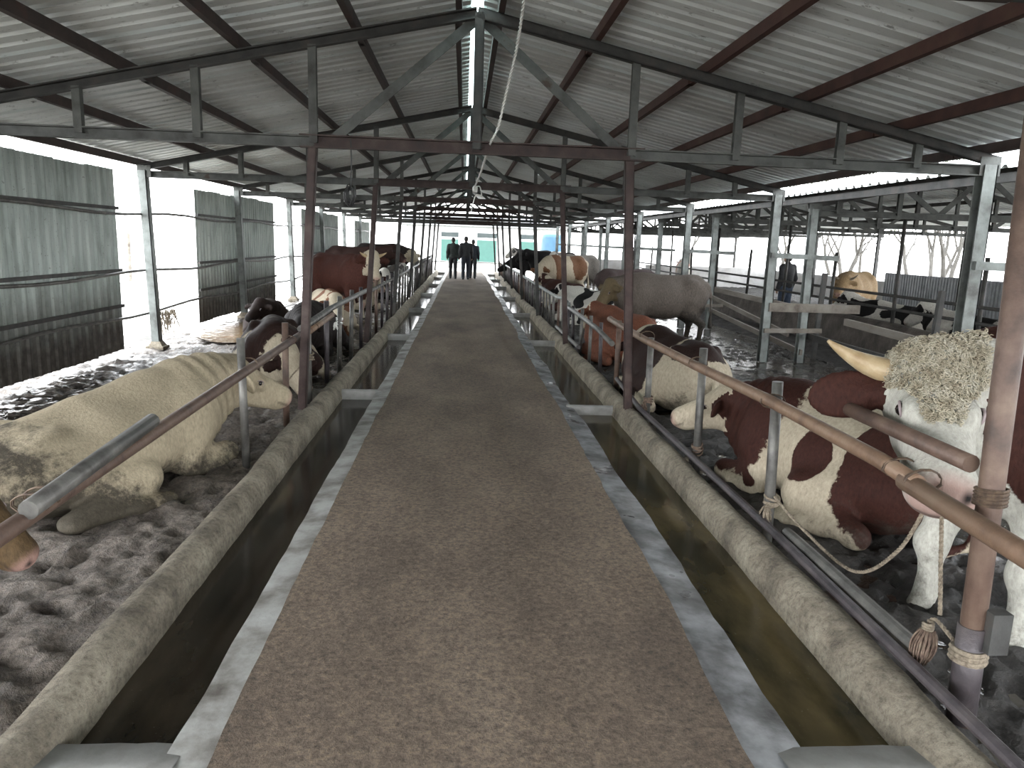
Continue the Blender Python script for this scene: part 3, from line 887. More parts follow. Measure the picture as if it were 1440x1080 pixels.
# ================================================================== BETWEEN THE BARNS and beyond: rails, manger, walls
def rail(lab, a, b, w, h, mt, cat='rail', grp='boards and rails between the barns'):
    obj('rail', MB().bar(a, b, w, h), mt, label=lab, category=cat, group=grp)
rail('upper weathered board from the column pair towards the grey cow', (5.56, 11.9, 0.76), (5.60, 16.6, 0.80), 0.04, 0.10, 'wood_rail')
rail('middle weathered board sloping beside the grey cow', (5.52, 12.3, 0.30), (5.56, 16.9, 0.66), 0.04, 0.08, 'wood_rail')
rail('low weathered board behind the grey cow', (5.50, 11.7, 0.08), (5.52, 16.8, 0.36), 0.04, 0.09, 'wood_rail')
rail('short stout board between the two columns of the pair', (XR + 0.0, 11.72, 0.80), (6.4, 11.72, 0.80), 0.05, 0.14, 'wood_rail')
rail('pale board running behind the curly bull head', (5.60, 7.0, 0.62), (5.60, 10.6, 0.70), 0.045, 0.10, 'wood_rail')
rail('dark low board under the pale board behind the curly bull', (5.62, 7.0, 0.32), (5.62, 11.8, 0.34), 0.045, 0.10, 'steel_dark')
obj('leaning_post', MB().bar((6.30, 9.6, PEN_Z), (6.55, 9.9, 1.22), 0.07, 0.07, up=(0, 1, 0)), 'steel_dark', label='dark post leaning beyond the pale board behind the curly bull', category='post')
obj('short_post', MB().bar((6.0, 12.3, PEN_Z - 0.03), (6.05, 12.3, 1.35), 0.07, 0.07, up=(0, 1, 0)), 'steel_dark', label='dark short post standing beside the black jacketed person', category='post')
# manger wall of the neighbouring barn
m = MB()
vs, fs = [], []
yy = np.arange(3, 40.0, 0.3)
w1 = n1(yy * 0.7, 77)
for k, y in enumerate(yy):
    for (x, z) in ((7.30, -0.14), (7.36, 0.42 + 0.06 * w1[k]), (7.44, 0.50 + 0.06 * w1[k]), (7.58, 0.50 + 0.05 * w1[k]), (7.66, 0.40), (7.70, -0.14)):
        vs.append((x + 0.05 * w1[k], y, z))
for k in range(len(yy) - 1):
    for c in range(5):
        fs.append((k * 6 + c, k * 6 + c + 1, (k + 1) * 6 + c + 1, (k + 1) * 6 + c))
fs.append(tuple(range(6))); fs.append(tuple((len(yy) - 1) * 6 + c for c in reversed(range(6))))
MAT['manger'] = mottled('mud_caked_manger', [(0.3, (0.03, 0.025, 0.02)), (0.5, (0.07, 0.058, 0.048)), (0.7, (0.12, 0.10, 0.085))], 3, 0.8, bumpv=0.6, bdist=0.03)
obj('manger_wall', m.add(vs, fs), 'manger', smooth=True, kind='structure', label='dark muddy low manger wall in the neighbouring barn')
posts = []
for j, y in enumerate((8.2, 10.4, 12.6, 14.9, 17.2, 19.5, 22, 24.5, 27, 30, 33)):
    posts.append(((7.50, y, 0.40), (7.5 + 0.04 * math.sin(y * 3), y, 2.38 if j % 2 == 0 else 1.7), 0.033, 'steel_dark'))
rails = [([(7.45, 6.0, 0.98), (7.45, 20, 1.0), (7.45, 34, 1.0)], 0.026, 'steel_dark'), ([(7.45, 6.0, 0.74), (7.45, 20, 0.78), (7.45, 34, 0.78)], 0.026, 'steel_dark')]
fence('pipe_fence', 'dark pipe fence on the manger wall of the neighbouring barn', posts, rails, [], 7.5, 6.0)
obj('wall_end', MB().box((8.6, 35.2, -0.2), (14.7, 35.4, 0.82)), 'wallwhite', kind='structure', label='low whitewashed end wall of the neighbouring barn')
obj('wall_end', MB().box((5.6, 37.6, -0.2), (8.6, 37.8, 0.95)), 'wallwhite', kind='structure', label='low pale wall stub beside the gap at the end of the neighbouring barn')
obj('wall_side', MB().box((14.7, 24.0, -0.2), (14.9, 35.4, 0.75)), 'wallwhite', kind='structure', label='low whitewashed side wall of the neighbouring barn')
# grey corrugated panel at the outer side of the neighbouring barn
root = empty('corrugated_wall_panel', (14.6, 15.2, -0.05), label='low grey corrugated panel behind the lying black and white cattle', category='wall panel', group='corrugated wall panels hung on the open side')
me = corr_sheet(0.84, 1.12, 0.14, 0.03, flat=0.5).mesh('sheet')
me.materials.append(mottled('plain_grey_sheet', [(0.3, (0.13, 0.14, 0.15)), (0.55, (0.24, 0.25, 0.26)), (0.75, (0.30, 0.31, 0.32))], 2.5, 0.5))
for k in range(12):
    o = bpy.data.objects.new('sheet', me)
    COL.objects.link(o)
    o.parent = root
    mm = Matrix(((0, 0, 1), (1, 0, 0), (0, 1, 0))).to_4x4()
    mm.translation = Vector((0.004 * (k % 2), k * 0.84, rnd.uniform(-0.01, 0.01)))
    o.matrix_local = mm
for k, y in enumerate(TY[2:]):
    column('steel_column', (14.55, y, PEN_Z - 0.05), (14.55, y, 2.42), 0.10, 'steel_dark', 'dark steel column at the tree side of the neighbouring barn, %s from its low end wall' % ORD[7 - k], 'column', 'tree side columns', foot=False)

# ================================================================== ORGANIC BODIES: one continuous skin from blended volumes
def surface_nets(prims, h, floor=None, bumpf=None):
    los, his = [], []
    for p in prims:
        los.append(p['lo']); his.append(p['hi'])
    lo = np.min(los, 0) - 3 * h
    hi = np.max(his, 0) + 3 * h
    if floor is not None:
        lo[2] = floor - 3 * h
    dims = np.ceil((hi - lo) / h).astype(int) + 1
    V = np.full(dims, 9.0, np.float32)
    ax = [lo[k] + h * np.arange(dims[k]) for k in range(3)]
    for p in prims:
        mg = p['k'] + 3 * h
        s, e = [], []
        for k in range(3):
            s.append(max(0, int((p['lo'][k] - mg - lo[k]) / h)))
            e.append(min(dims[k], int((p['hi'][k] + mg - lo[k]) / h) + 2))
        if any(e[k] <= s[k] for k in range(3)):
            continue
        X, Y, Z = np.meshgrid(ax[0][s[0]:e[0]], ax[1][s[1]:e[1]], ax[2][s[2]:e[2]], indexing='ij')
        Q = np.stack([X, Y, Z], -1)
        if p['t'] == 'c':
            ba = p['b'] - p['a']
            t = np.clip(((Q - p['a']) @ ba) / max(1e-9, ba @ ba), 0, 1)
            d = np.linalg.norm(Q - p['a'] - t[..., None] * ba, axis=-1) - (p['ra'] * (1 - t) + p['rb'] * t)
        else:
            q = (Q - p['c']) @ p['R'].T
            k0 = np.linalg.norm(q / p['r'], axis=-1)
            k1 = np.linalg.norm(q / p['r'] ** 2, axis=-1)
            d = k0 * (k0 - 1) / np.maximum(k1, 1e-6)
        A = V[s[0]:e[0], s[1]:e[1], s[2]:e[2]]
        kk = p['k']
        hh = np.maximum(kk - np.abs(A - d), 0) / kk
        A[...] = np.minimum(A, d) - hh * hh * kk * 0.25
    if floor is not None:
        V[...] = np.maximum(V, (floor - ax[2])[None, None, :])
    ins = V < 0
    c = np.zeros(tuple(dims - 1), np.int8)
    for i in (0, 1):
        for j in (0, 1):
            for k in (0, 1):
                c += ins[i:dims[0] - 1 + i, j:dims[1] - 1 + j, k:dims[2] - 1 + k]
    act = (c > 0) & (c < 8)
    I, J, K = np.nonzero(act)
    idx = np.full(act.shape, -1, np.int64)
    idx[I, J, K] = np.arange(len(I))
    acc = np.zeros((len(I), 3)); cnt = np.zeros(len(I))
    corners = [(0, 0, 0), (1, 0, 0), (0, 1, 0), (1, 1, 0), (0, 0, 1), (1, 0, 1), (0, 1, 1), (1, 1, 1)]
    cv = [V[I + a, J + b, K + d] for a, b, d in corners]
    for a in range(8):
        for b in range(a + 1, 8):
            df = np.abs(np.array(corners[a]) - np.array(corners[b]))
            if df.sum() != 1:
                continue
            cr = (cv[a] < 0) != (cv[b] < 0)
            t = np.where(cr, cv[a] / np.where(cr, cv[a] - cv[b], 1), 0)
            pos = np.array(corners[a])[None] + t[:, None] * (np.array(corners[b]) - np.array(corners[a]))[None]
            acc += pos * cr[:, None]
            cnt += cr
    P = lo + h * (np.stack([I, J, K], 1) + acc / cnt[:, None])
    faces = []
    for axis in range(3):
        sl0 = [slice(None)] * 3; sl1 = [slice(None)] * 3
        sl0[axis] = slice(0, -1); sl1[axis] = slice(1, None)
        a, b = ins[tuple(sl0)], ins[tuple(sl1)]
        E = np.argwhere(a != b)
        o1, o2 = [(1, 2), (2, 0), (0, 1)][axis]
        ok = (E[:, o1] > 0) & (E[:, o2] > 0) & (E[:, o1] < act.shape[o1]) & (E[:, o2] < act.shape[o2])
        E = E[ok]
        up = a[tuple(E.T)]
        def cell(d1, d2):
            e = E.copy(); e[:, o1] += d1; e[:, o2] += d2
            return idx[tuple(e.T)]
        q = np.stack([cell(-1, -1), cell(0, -1), cell(0, 0), cell(-1, 0)], 1)
        q[~up] = q[~up][:, ::-1]
        faces.append(q)
    F = np.concatenate(faces)
    return P, F
def cone(a, b, ra, rb, k=0.05):
    a, b = np.array(a, float), np.array(b, float)
    r = max(ra, rb)
    return dict(t='c', a=a, b=b, ra=ra, rb=rb, k=k, lo=np.minimum(a, b) - r, hi=np.maximum(a, b) + r)
def ell(c, r, k=0.05, R=None):
    c, r = np.array(c, float), np.array(r, float)
    R = np.eye(3) if R is None else np.array(R, float)
    e = np.abs(R.T) @ r
    return dict(t='e', c=c, r=r, R=R, k=k, lo=c - e, hi=c + e)
def chain(pts, rs, k=0.04):
    return [cone(pts[i], pts[i + 1], rs[i], rs[i + 1], k) for i in range(len(pts) - 1)]
def mesh_np(name, P, F):
    me = bpy.data.meshes.new(name)
    me.vertices.add(len(P))
    me.vertices.foreach_set('co', P.astype(np.float32).ravel())
    me.loops.add(len(F) * 4)
    me.loops.foreach_set('vertex_index', F.astype(np.int32).ravel())
    me.polygons.add(len(F))
    me.polygons.foreach_set('loop_start', np.arange(0, len(F) * 4, 4, dtype=np.int32))
    me.polygons.foreach_set('use_smooth', [True] * len(F))
    me.update()
    me.validate()
    return me
def relax(P, F, it=2, lam=0.5):
    n = len(P)
    e = np.concatenate([F[:, [0, 1]], F[:, [1, 2]], F[:, [2, 3]], F[:, [3, 0]]])
    for _ in range(it):
        s = np.zeros_like(P); c = np.zeros(n)
        np.add.at(s, e[:, 0], P[e[:, 1]]); np.add.at(c, e[:, 0], 1)
        P = P * (1 - lam) + lam * s / np.maximum(c, 1)[:, None]
    return P
def attr(me, name, val):
    a = me.attributes.new(name, 'FLOAT', 'POINT')
    a.data.foreach_set('value', np.asarray(val, np.float32))

COATS = {}
def coat(name, dark, light, mudc=(0.045, 0.038, 0.03), seam=0.10, rough=0.75):
    if name in COATS:
        return COATS[name]
    m, nt, b = new_mat('coat_' + name)
    v = coord(nt, 'Object')
    def A(n):
        t = nt.nodes.new('ShaderNodeAttribute'); t.attribute_name = n
        return t.outputs['Fac']
    jag = math_n(nt, 'MULTIPLY', math_n(nt, 'SUBTRACT', noise(nt, v, 5, 6, 0.68), 0.5), seam * 9)
    f = ramp(nt, math_n(nt, 'ADD', math_n(nt, 'ADD', A('patch'), jag), 0.5), [(0.47, (0, 0, 0)), (0.53, (1, 1, 1))])
    hair = noise(nt, coord(nt, 'Object', (1, 1, 0.45)), 55, 4, 0.7)
    dv = ramp(nt, hair, [(0.3, tuple(0.65 * c for c in dark)), (0.7, tuple(1.35 * c for c in dark))])
    lv = ramp(nt, hair, [(0.3, tuple(0.72 * c for c in light)), (0.7, tuple(1.12 * c for c in light))])
    c = mixc(nt, f, lv, dv)
    c = mixc(nt, A('pink'), c, (0.34, 0.21, 0.18))
    mk = ramp(nt, math_n(nt, 'ADD', A('mud'), math_n(nt, 'MULTIPLY', math_n(nt, 'SUBTRACT', noise(nt, v, 5.5, 8, 0.8), 0.5), 2.6)), [(0.38, (0, 0, 0)), (0.85, (1, 1, 1))])
    mv = ramp(nt, noise(nt, v, 26, 5, 0.75), [(0.35, tuple(0.4 * q for q in mudc)), (0.65, tuple(1.7 * q for q in mudc))])
    c = mixc(nt, math_n(nt, 'MULTIPLY', mk, 0.88), c, mv)
    c = mixc(nt, A('dark'), c, (0.012, 0.010, 0.009))
    nt.links.new(c, b.inputs['Base Color'])
    b.inputs['Roughness'].default_value = rough
    b.inputs['Specular IOR Level'].default_value = 0.18
    bump(nt, b, hair, 0.5, 0.012)
    COATS[name] = m
    return m
MAT['horn'] = mottled('pale_horn', [(0.3, (0.24, 0.16, 0.08)), (0.55, (0.38, 0.29, 0.17)), (0.75, (0.45, 0.39, 0.28))], 9, 0.45, world=False)
MAT['horn_dark'] = mottled('grey_horn', [(0.3, (0.10, 0.08, 0.06)), (0.6, (0.28, 0.23, 0.17))], 9, 0.45, world=False)
MAT['eye'] = mottled('dark_wet_eye', [(0.3, (0.006, 0.005, 0.005)), (0.7, (0.02, 0.015, 0.015))], 9, 0.08, world=False, bumpv=0)
MAT['lid'] = mottled('mauve_eyelid_skin', [(0.3, (0.20, 0.155, 0.16)), (0.7, (0.28, 0.23, 0.235))], 20, 0.6, world=False, bumpv=0)
MAT['hoof'] = mottled('dirty_hoof', [(0.3, (0.03, 0.026, 0.022)), (0.7, (0.10, 0.085, 0.07))], 12, 0.5, world=False)

def make_cow(name, label, cat, group, loc, heading, size=1.0, pose='stand', poll=None, face=(0.75, 0, -0.65), hs=1.0, neck_r=1.0,
             coatname='x', dark=(.1, .03, .02), light=(.7, .62, .5), patches=None, noisy=None, whiteface=True, ears_dark=True, mud=0.4,
             horns=None, voxel=0.03, seed=0, lean=1, detail=True, mudc=(0.045, 0.038, 0.03), legs=None, muzzle_pink=True, thick=1.0, z=None, tail_side=0.1, roll=0.0, facewhite_to=None, eyepos=(0.178, 0.124, -0.052), hl=1.0, zs=1.0, fx=0.0):
    pr = []
    st = pose == 'stand'
    W = thick
    if st:
        pr += [ell((0.38, 0, 0.96), (0.44, 0.29 * W, 0.41), 0.10), ell((-0.12, 0, 0.93), (0.62, 0.35 * W, 0.40), 0.14), ell((-0.66, 0, 1.06), (0.38, 0.28 * W, 0.32), 0.14),
               ell((0.42, 0, 1.22), (0.32, 0.13 * W, 0.16), 0.15), ell((0.62, 0, 0.86), (0.20, 0.19, 0.28), 0.14), cone((-0.75, 0, 1.30), (0.3, 0, 1.30), 0.07, 0.08, 0.16)]
        for s in (-1, 1):
            pr += [ell((-0.60, s * 0.21 * W, 1.24), (0.10, 0.06, 0.07), 0.10), ell((-0.94, s * 0.11, 1.17), (0.07, 0.05, 0.06), 0.10)]
            dx = 0.06 * s * (1 if seed % 2 else -1)
            pr += [ell((0.42, s * 0.21 * W, 0.98), (0.20, 0.12, 0.28), 0.10)]
            pr += chain([(0.45 + fx * 0.5, s * 0.19, 0.82), (0.42 + dx * 0.3 + fx * 0.8, s * 0.20, 0.62), (0.45 + dx + fx, s * 0.19, 0.36), (0.44 + dx + fx, s * 0.19, 0.13), (0.47 + dx + fx, s * 0.19, 0.03)], [0.15, 0.105, 0.062, 0.045, 0.062], 0.05)
            pr += [ell((0.46 + dx + fx, s * 0.19, 0.355), (0.062, 0.062, 0.075), 0.04)]
            pr += [ell((-0.66, s * 0.19 * W, 0.90), (0.25, 0.13, 0.33), 0.10)]
            pr += chain([(-0.64, s * 0.18, 0.85), (-0.56 - dx * 0.5, s * 0.20, 0.68), (-0.80 - dx, s * 0.19, 0.46), (-0.76 - dx, s * 0.19, 0.15), (-0.72 - dx, s * 0.19, 0.03)], [0.19, 0.13, 0.062, 0.046, 0.062], 0.05)
            pr += [ell((-0.82 - dx, s * 0.19, 0.47), (0.055, 0.045, 0.07), 0.04)]
        pr += chain([(-0.98, 0, 1.24), (-1.06, tail_side * 0.3, 1.05), (-1.06, tail_side, 0.70), (-1.05, tail_side * 1.2, 0.42)], [0.045, 0.028, 0.022, 0.05], 0.03)
        base_n = np.array([0.52, 0, 1.10]); poll = np.array(poll if poll is not None else (1.06, 0, 1.40), float)
    else:
        L = lean
        pr += [ell((0.38, 0.02 * L, 0.41), (0.44, 0.33 * W, 0.40), 0.10), ell((-0.12, 0.04 * L, 0.36), (0.64, 0.43 * W, 0.40), 0.14), ell((-0.66, 0.05 * L, 0.40), (0.40, 0.37 * W, 0.37), 0.14),
               ell((0.42, 0, 0.70), (0.32, 0.14, 0.15), 0.15), ell((0.68, 0, 0.36), (0.22, 0.22, 0.29), 0.14), cone((-0.75, 0, 0.70), (0.3, 0, 0.73), 0.07, 0.08, 0.16)]
        for s in (-1, 1):
            pr += [ell((-0.56, s * 0.24, 0.68), (0.10, 0.06, 0.07), 0.10), ell((-0.98, s * 0.12, 0.50), (0.08, 0.06, 0.07), 0.10)]
            pr += [ell((0.46, s * 0.24 * W, 0.42), (0.20, 0.13, 0.28), 0.10)]
            pr += chain([(0.44, s * 0.27, 0.32), (0.34, s * 0.31, 0.15), (0.76, s * 0.29, 0.085), (0.60, s * 0.37, 0.055), (0.40, s * 0.39, 0.05), (0.33, s * 0.39, 0.045)], [0.15, 0.105, 0.078, 0.055, 0.048, 0.055], 0.04)
            pr += [ell((-0.52, s * 0.28 * W, 0.32), (0.32, 0.17, 0.30), 0.10)]
        s = L
        pr += chain([(-0.60, s * 0.30, 0.34), (-0.16, s * 0.47, 0.20), (-0.66, s * 0.60, 0.085), (-0.30, s * 0.66, 0.060), (-0.16, s * 0.66, 0.05), (-0.08, s * 0.66, 0.045)], [0.23, 0.15, 0.075, 0.052, 0.050, 0.058], 0.06)
        pr += chain([(-0.50, -s * 0.34, 0.25), (-0.10, -s * 0.44, 0.14)], [0.20, 0.12], 0.08)
        pr += chain([(-1.03, 0, 0.55), (-1.12, 0.06, 0.36), (-1.10, 0.16, 0.10), (-0.98, 0.34, 0.05)], [0.045, 0.03, 0.024, 0.05], 0.03)
        base_n = np.array([0.58, 0, 0.55]); poll = np.array(poll if poll is not None else (1.10, 0, 0.92), float)
    f = _n(face)
    sd = _n(np.cross([0, 0, 1.0], f))
    if roll:
        sd = _n(sd * math.cos(roll) + np.cross(f, sd) * math.sin(roll))
    u = np.cross(f, sd)
    HB = np.stack([f, sd, u])                       # rows
    def hp(a, b, c): return poll + hs * (a * hl * f + b * sd + c * u)
    # neck: nape and throat
    nape = poll + hs * (-0.02 * f - 0.09 * u)
    mid = base_n * 0.5 + nape * 0.5
    pr += [cone(base_n, nape, 0.25 * neck_r, 0.135 * hs * neck_r, 0.12), cone(base_n + [0.04, 0, -0.16], hp(0.10, 0, -0.19), 0.20 * neck_r, 0.085 * hs, 0.12),
           cone(base_n + [-0.05, 0, 0.10], hp(-0.03, 0, -0.05), 0.13 * neck_r, 0.10 * hs, 0.12)]
    if not st:
        pr += [cone(base_n + [0.10, 0, -0.30], mid + [0.05, 0, -0.20], 0.10, 0.07, 0.12)]
    hd = []
    hd += [ell(hp(0.07, 0, -0.09), np.array((0.15, 0.132, 0.125)) * hs, 0.04, HB), cone(hp(0.10, 0, -0.080), hp(0.42, 0, -0.086), 0.114 * hs, 0.082 * hs, 0.05),
           ell(hp(0.445, 0, -0.095), np.array((0.074, 0.096, 0.082)) * hs, 0.04, HB), cone(hp(0.11, 0, -0.195), hp(0.40, 0, -0.155), 0.092 * hs, 0.058 * hs, 0.05),
           ell(hp(-0.015, 0, -0.045), np.array((0.07, 0.12, 0.06)) * hs, 0.05, HB), ell(hp(0.34, 0, -0.05), np.array((0.12, 0.055, 0.045)) * hs, 0.05, HB)]
    for s in (-1, 1):
        hd += [ell(hp(eyepos[0], s * (eyepos[1] - 0.022), eyepos[2] - 0.004), np.array((0.055, 0.035, 0.045)) * hs, 0.03, HB), ell(hp(0.455, s * 0.048, -0.065), np.array((0.035, 0.028, 0.035)) * hs, 0.025, HB)]
        dirs = _n(s * sd * 0.93 - 0.10 * u + 0.16 * f)
        n2 = 0.72 * f + 0.62 * u
        n2 = _n(n2 - dirs * np.dot(n2, dirs)); n3 = np.cross(n2, dirs)
        RE = np.stack([dirs, n3, n2])
        hd += [ell(hp(0.055, s * 0.245, -0.085), np.array((0.118, 0.078, 0.022)) * hs, 0.03, RE), cone(hp(0.045, s * 0.11, -0.07), hp(0.05, s * 0.18, -0.08), 0.04 * hs, 0.032 * hs, 0.03)]
    pr += hd
    if legs:
        pr += legs
    P, F = surface_nets(pr, voxel / size, floor=0.0 if not st else -0.005)
    P = relax(P, F, 2 if voxel < 0.025 else 1, 0.4)
    # skin folds round the neck
    ab = poll - base_n
    tt = ((P - base_n) @ ab) / (ab @ ab)
    ctr = base_n + np.clip(tt, 0, 1)[:, None] * ab
    rv = P - ctr
    wgt = np.clip(tt / 0.25, 0, 1) * np.clip((0.85 - tt) / 0.2, 0, 1) * (np.linalg.norm(rv, axis=1) < 0.42)
    fold = np.sin(tt * 34 + 2.5 * rv[:, 2] / 0.2 + 3 * fbm(P * 3, 2, seed)) * 0.007 * wgt
    P = P + rv / np.maximum(np.linalg.norm(rv, axis=1), 1e-6)[:, None] * fold[:, None]
    P = P + (fbm(P * 5 + seed, 3, seed + 3) - 0.5)[:, None] * 0.018 * np.sign(P - P.mean(0)) * np.array([0, 1, 0])
    # ---- coat attributes
    q = P
    hq = (q - poll) @ HB.T / hs
    hq[:, 0] /= hl
    hf, hsd, hu = hq[:, 0], hq[:, 1], hq[:, 2]
    inhead = (hf > -0.10) & (hf < 0.62) & (np.abs(hsd) < 0.165) & (hu > -0.30) & (hu < 0.12)
    if facewhite_to is not None:
        inhead &= hf > facewhite_to
    ear = (np.abs(hsd) > 0.135) & (np.abs(hsd) < 0.42) & (hf > -0.06) & (hf < 0.17) & (np.abs(hu + 0.085) < 0.10)
    if patches is not None:
        pt = np.full(len(q), -1.0)
        for (c, r) in patches:
            d = 1 - np.linalg.norm((q - np.array(c)) / np.array(r), axis=1)
            pt = np.maximum(pt, d)
    elif noisy is not None:
        pt = (fbm(q * noisy[0] + seed * 11.7, 2, seed) - noisy[1]) * 5
    else:
        pt = np.ones(len(q))
    pt = np.clip(pt * 1.5, -1, 1)
    if whiteface:
        pt = np.where(inhead, np.minimum(pt, -0.6), pt)
        if whiteface is True:
            low = q[:, 2] < (0.34 if st else 0.0)
            pt = np.where(low, np.minimum(pt, -0.6), pt)
    if ears_dark:
        pt = np.where(ear, 1.0, pt)
    elif whiteface:
        pt = np.where(ear, -1.0, pt)
    hgt = q[:, 2]
    if st:
        md = mud * np.clip(1.15 - hgt / 0.75, 0, 1) + mud * 0.55 * np.clip((-0.35 - q[:, 0]) / 0.5, 0, 1) * np.clip(1.4 - hgt, 0, 1)
    else:
        md = mud * np.clip(0.85 - hgt / 0.50, 0, 0.72) + mud * 0.62 * np.clip((-0.15 - q[:, 0]) / 0.6, 0, 1)
    md = np.where(inhead | ear, md * 0.15, md)
    pink = np.clip((hf - 0.445) / 0.05, 0, 1) * (np.abs(hsd) < 0.16) * (hf < 0.6) * (1.0 if muzzle_pink else 0.0) * 0.8
    nost = [np.linalg.norm((hq - np.array((0.495, s * 0.052, -0.062))) / np.array((0.035, 0.020, 0.022)), axis=1) for s in (-1, 1)]
    dk = np.clip(1.4 - np.minimum(*nost), 0, 1)
    mouth = np.exp(-((hu + 0.135) / 0.010) ** 2) * (hf > 0.40) * (np.abs(hsd) < 0.12) * (hf < 0.6) * 0.6
    dk = np.maximum(dk, mouth)
    if not muzzle_pink:
        dk = np.maximum(dk, np.clip((hf - 0.44) / 0.05, 0, 1) * (np.abs(hsd) < 0.16) * (hf < 0.6) * 0.85)
    if st:
        dk = np.maximum(dk, (hgt < 0.05) * 0.9)
    if zs != 1.0:
        P[:, 2] *= np.interp(P[:, 0], [-0.75, -0.2, 0.45, 0.85], [zs * 0.74, zs * 0.92, zs, 1.0])
    me = mesh_np(name, P * size, F)
    me.materials.append(coat(coatname, dark, light, mudc))
    attr(me, 'patch', pt); attr(me, 'mud', md); attr(me, 'pink', pink); attr(me, 'dark', dk)
    o = bpy.data.objects.new(name, me)
    COL.objects.link(o)
    o.location = (loc[0], loc[1], PEN_Z - 0.015 if z is None else z)
    o.rotation_euler = (0, 0, heading)
    tag(o, label, cat, group)
    if horns:
        ln, rr, mt, curve = horns
        for s in (-1, 1):
            pts = []
            rs = []
            for t in np.linspace(0, 1, 9):
                pts.append(size * (hp(-0.005, s * 0.10, -0.03) + hs * ln * (s * sd * (t * 0.95 - 0.15 * curve * t * t) + u * (curve * t * t * 0.45 + 0.10 * t) - f * (0.25 * t - 0.10 * t * t) * curve)))
                rs.append(size * hs * rr * (1 - 0.88 * t ** 1.3))
            obj('horn', MB().tube(pts, rs, 10), mt, o, smooth=True)
    if detail:
        for s in (-1, 1):
            m = MB()
            c = hp(eyepos[0], s * eyepos[1], eyepos[2])
            r = 0.022 * hs * size
            ico(m, c * size, r, 8, 6)
            e = obj('eye', m, 'eye', o, smooth=True)
            m = MB()
            oo = np.array(c) * size
            ringp = [oo + r * (1.06 * math.cos(a) * f * 1.15 + 1.0 * math.sin(a) * _n(u + 0.3 * s * sd)) + s * sd * r * 0.32 for a in np.linspace(0, 2 * math.pi, 12, endpoint=False)]
            m.tube(ringp, 0.0045 * hs * size, 5, closed=True)
            obj('eyelid', m, 'lid', e, smooth=True)
    info = dict(obj=o, hp=lambda a, b, c: hp(a, b, c) * size, HB=HB, size=size, P=P * size, F=F, hq=hq, poll=poll * size, hs=hs)
    return info
def ico(m, c, r, nu=10, nv=7, sc=(1, 1, 1)):
    vs, fs = [], []
    for j in range(1, nv):
        th = math.pi * j / nv
        for i in range(nu):
            a = 2 * math.pi * i / nu
            vs.append((c[0] + r * sc[0] * math.sin(th) * math.cos(a), c[1] + r * sc[1] * math.sin(th) * math.sin(a), c[2] + r * sc[2] * math.cos(th)))
    top, bot = len(vs), len(vs) + 1
    vs += [(c[0], c[1], c[2] + r * sc[2]), (c[0], c[1], c[2] - r * sc[2])]
    for j in range(nv - 2):
        for i in range(nu):
            k = (i + 1) % nu
            fs.append((j * nu + i, (j + 1) * nu + i, (j + 1) * nu + k, j * nu + k))
    for i in range(nu):
        k = (i + 1) % nu
        fs.append((top, i, k)); fs.append((bot, (nv - 2) * nu + k, (nv - 2) * nu + i))
    return m.add(vs, fs)

RED = (0.034, 0.0115, 0.008); DKRED = (0.019, 0.0085, 0.0065); CREAM = (0.40, 0.345, 0.26); WHITE = (0.52, 0.50, 0.45); BLACK = (0.009, 0.008, 0.008)
def ang(dx, dy): return math.atan2(dy, dx)
GP = 'cattle of the curly bull pen'; GL = 'cattle of the cream bull pen'; GN = 'cattle of the neighbouring barn'

# ---- curly headed bull
hdg = ang(-0.985, -0.17)
bull = make_cow('bull', 'brown bull with curly cream forehead, white face and legs, standing at the fence', 'bull', GP, (3.21, 3.40), hdg, 1.10, 'stand', z=PEN_Z - 0.06, fx=0.17,
                poll=(0.95, -0.03, 1.20), face=(0.48, 0.72, -0.50), hs=1.36, hl=0.93, neck_r=1.05, coatname='curly', dark=RED, light=(0.40, 0.39, 0.345),
                patches=[((-0.1, 0, 1.0), (0.72, 0.9, 0.7)), ((-0.7, 0, 1.0), (0.6, 0.9, 0.7)), ((0.58, 0.36, 1.06), (0.50, 0.27, 0.42)), ((0.58, -0.36, 1.06), (0.50, 0.27, 0.42)), ((0.45, 0.0, 1.35), (0.45, 0.35, 0.2)), ((0.42, 0.24, 0.55), (0.14, 0.10, 0.30))],
                mud=0.45, horns=(0.25, 0.046, 'horn', 0.62), eyepos=(0.195, 0.096, -0.014), voxel=0.0145, seed=2, thick=1.05)
# ---- white and brown lying cow
cow2 = make_cow('cow', 'red brown and white cow lying with raised cream face behind the tan rail', 'cow', GP, (2.68, 5.02), ang(-0.44, 0.90), 0.98, 'lie',
                poll=(0.98, 0.14, 0.66), face=(0.74, 0.50, -0.42), hs=0.98, coatname='redwhite', dark=RED, light=CREAM,
                patches=[((0.62, 0, 0.55), (0.50, 0.6, 0.62)), ((-0.16, 0.36, 0.42), (0.15, 0.3, 0.22)), ((-0.55, 0.40, 0.55), (0.16, 0.4, 0.2)), ((-0.78, 0.30, 0.30), (0.42, 0.5, 0.34)), ((0.1, -0.3, 0.5), (0.3, 0.3, 0.4)), ((0.38, 0.35, 0.1), (0.1, 0.1, 0.1))],
                mud=0.35, voxel=0.019, seed=5, lean=1, whiteface='face')
cow3 = make_cow('cow', 'white necked cow with dark red shoulder lying beside the red column', 'cow', GP, (2.45, 8.55), ang(-0.22, 0.97), 0.98, 'lie',
                poll=(0.95, -0.05, 0.62), face=(0.8, -0.1, -0.55), coatname='dkredwhite', dark=DKRED, light=CREAM,
                patches=[((0.02, 0, 0.40), (0.50, 1.6, 0.9)), ((0.75, 0, 0.80), (0.2, 0.2, 0.15)), ((-0.75, 0, 0.80), (0.30, 0.5, 0.25))],
                mud=0.4, voxel=0.024, seed=6, whiteface='face')
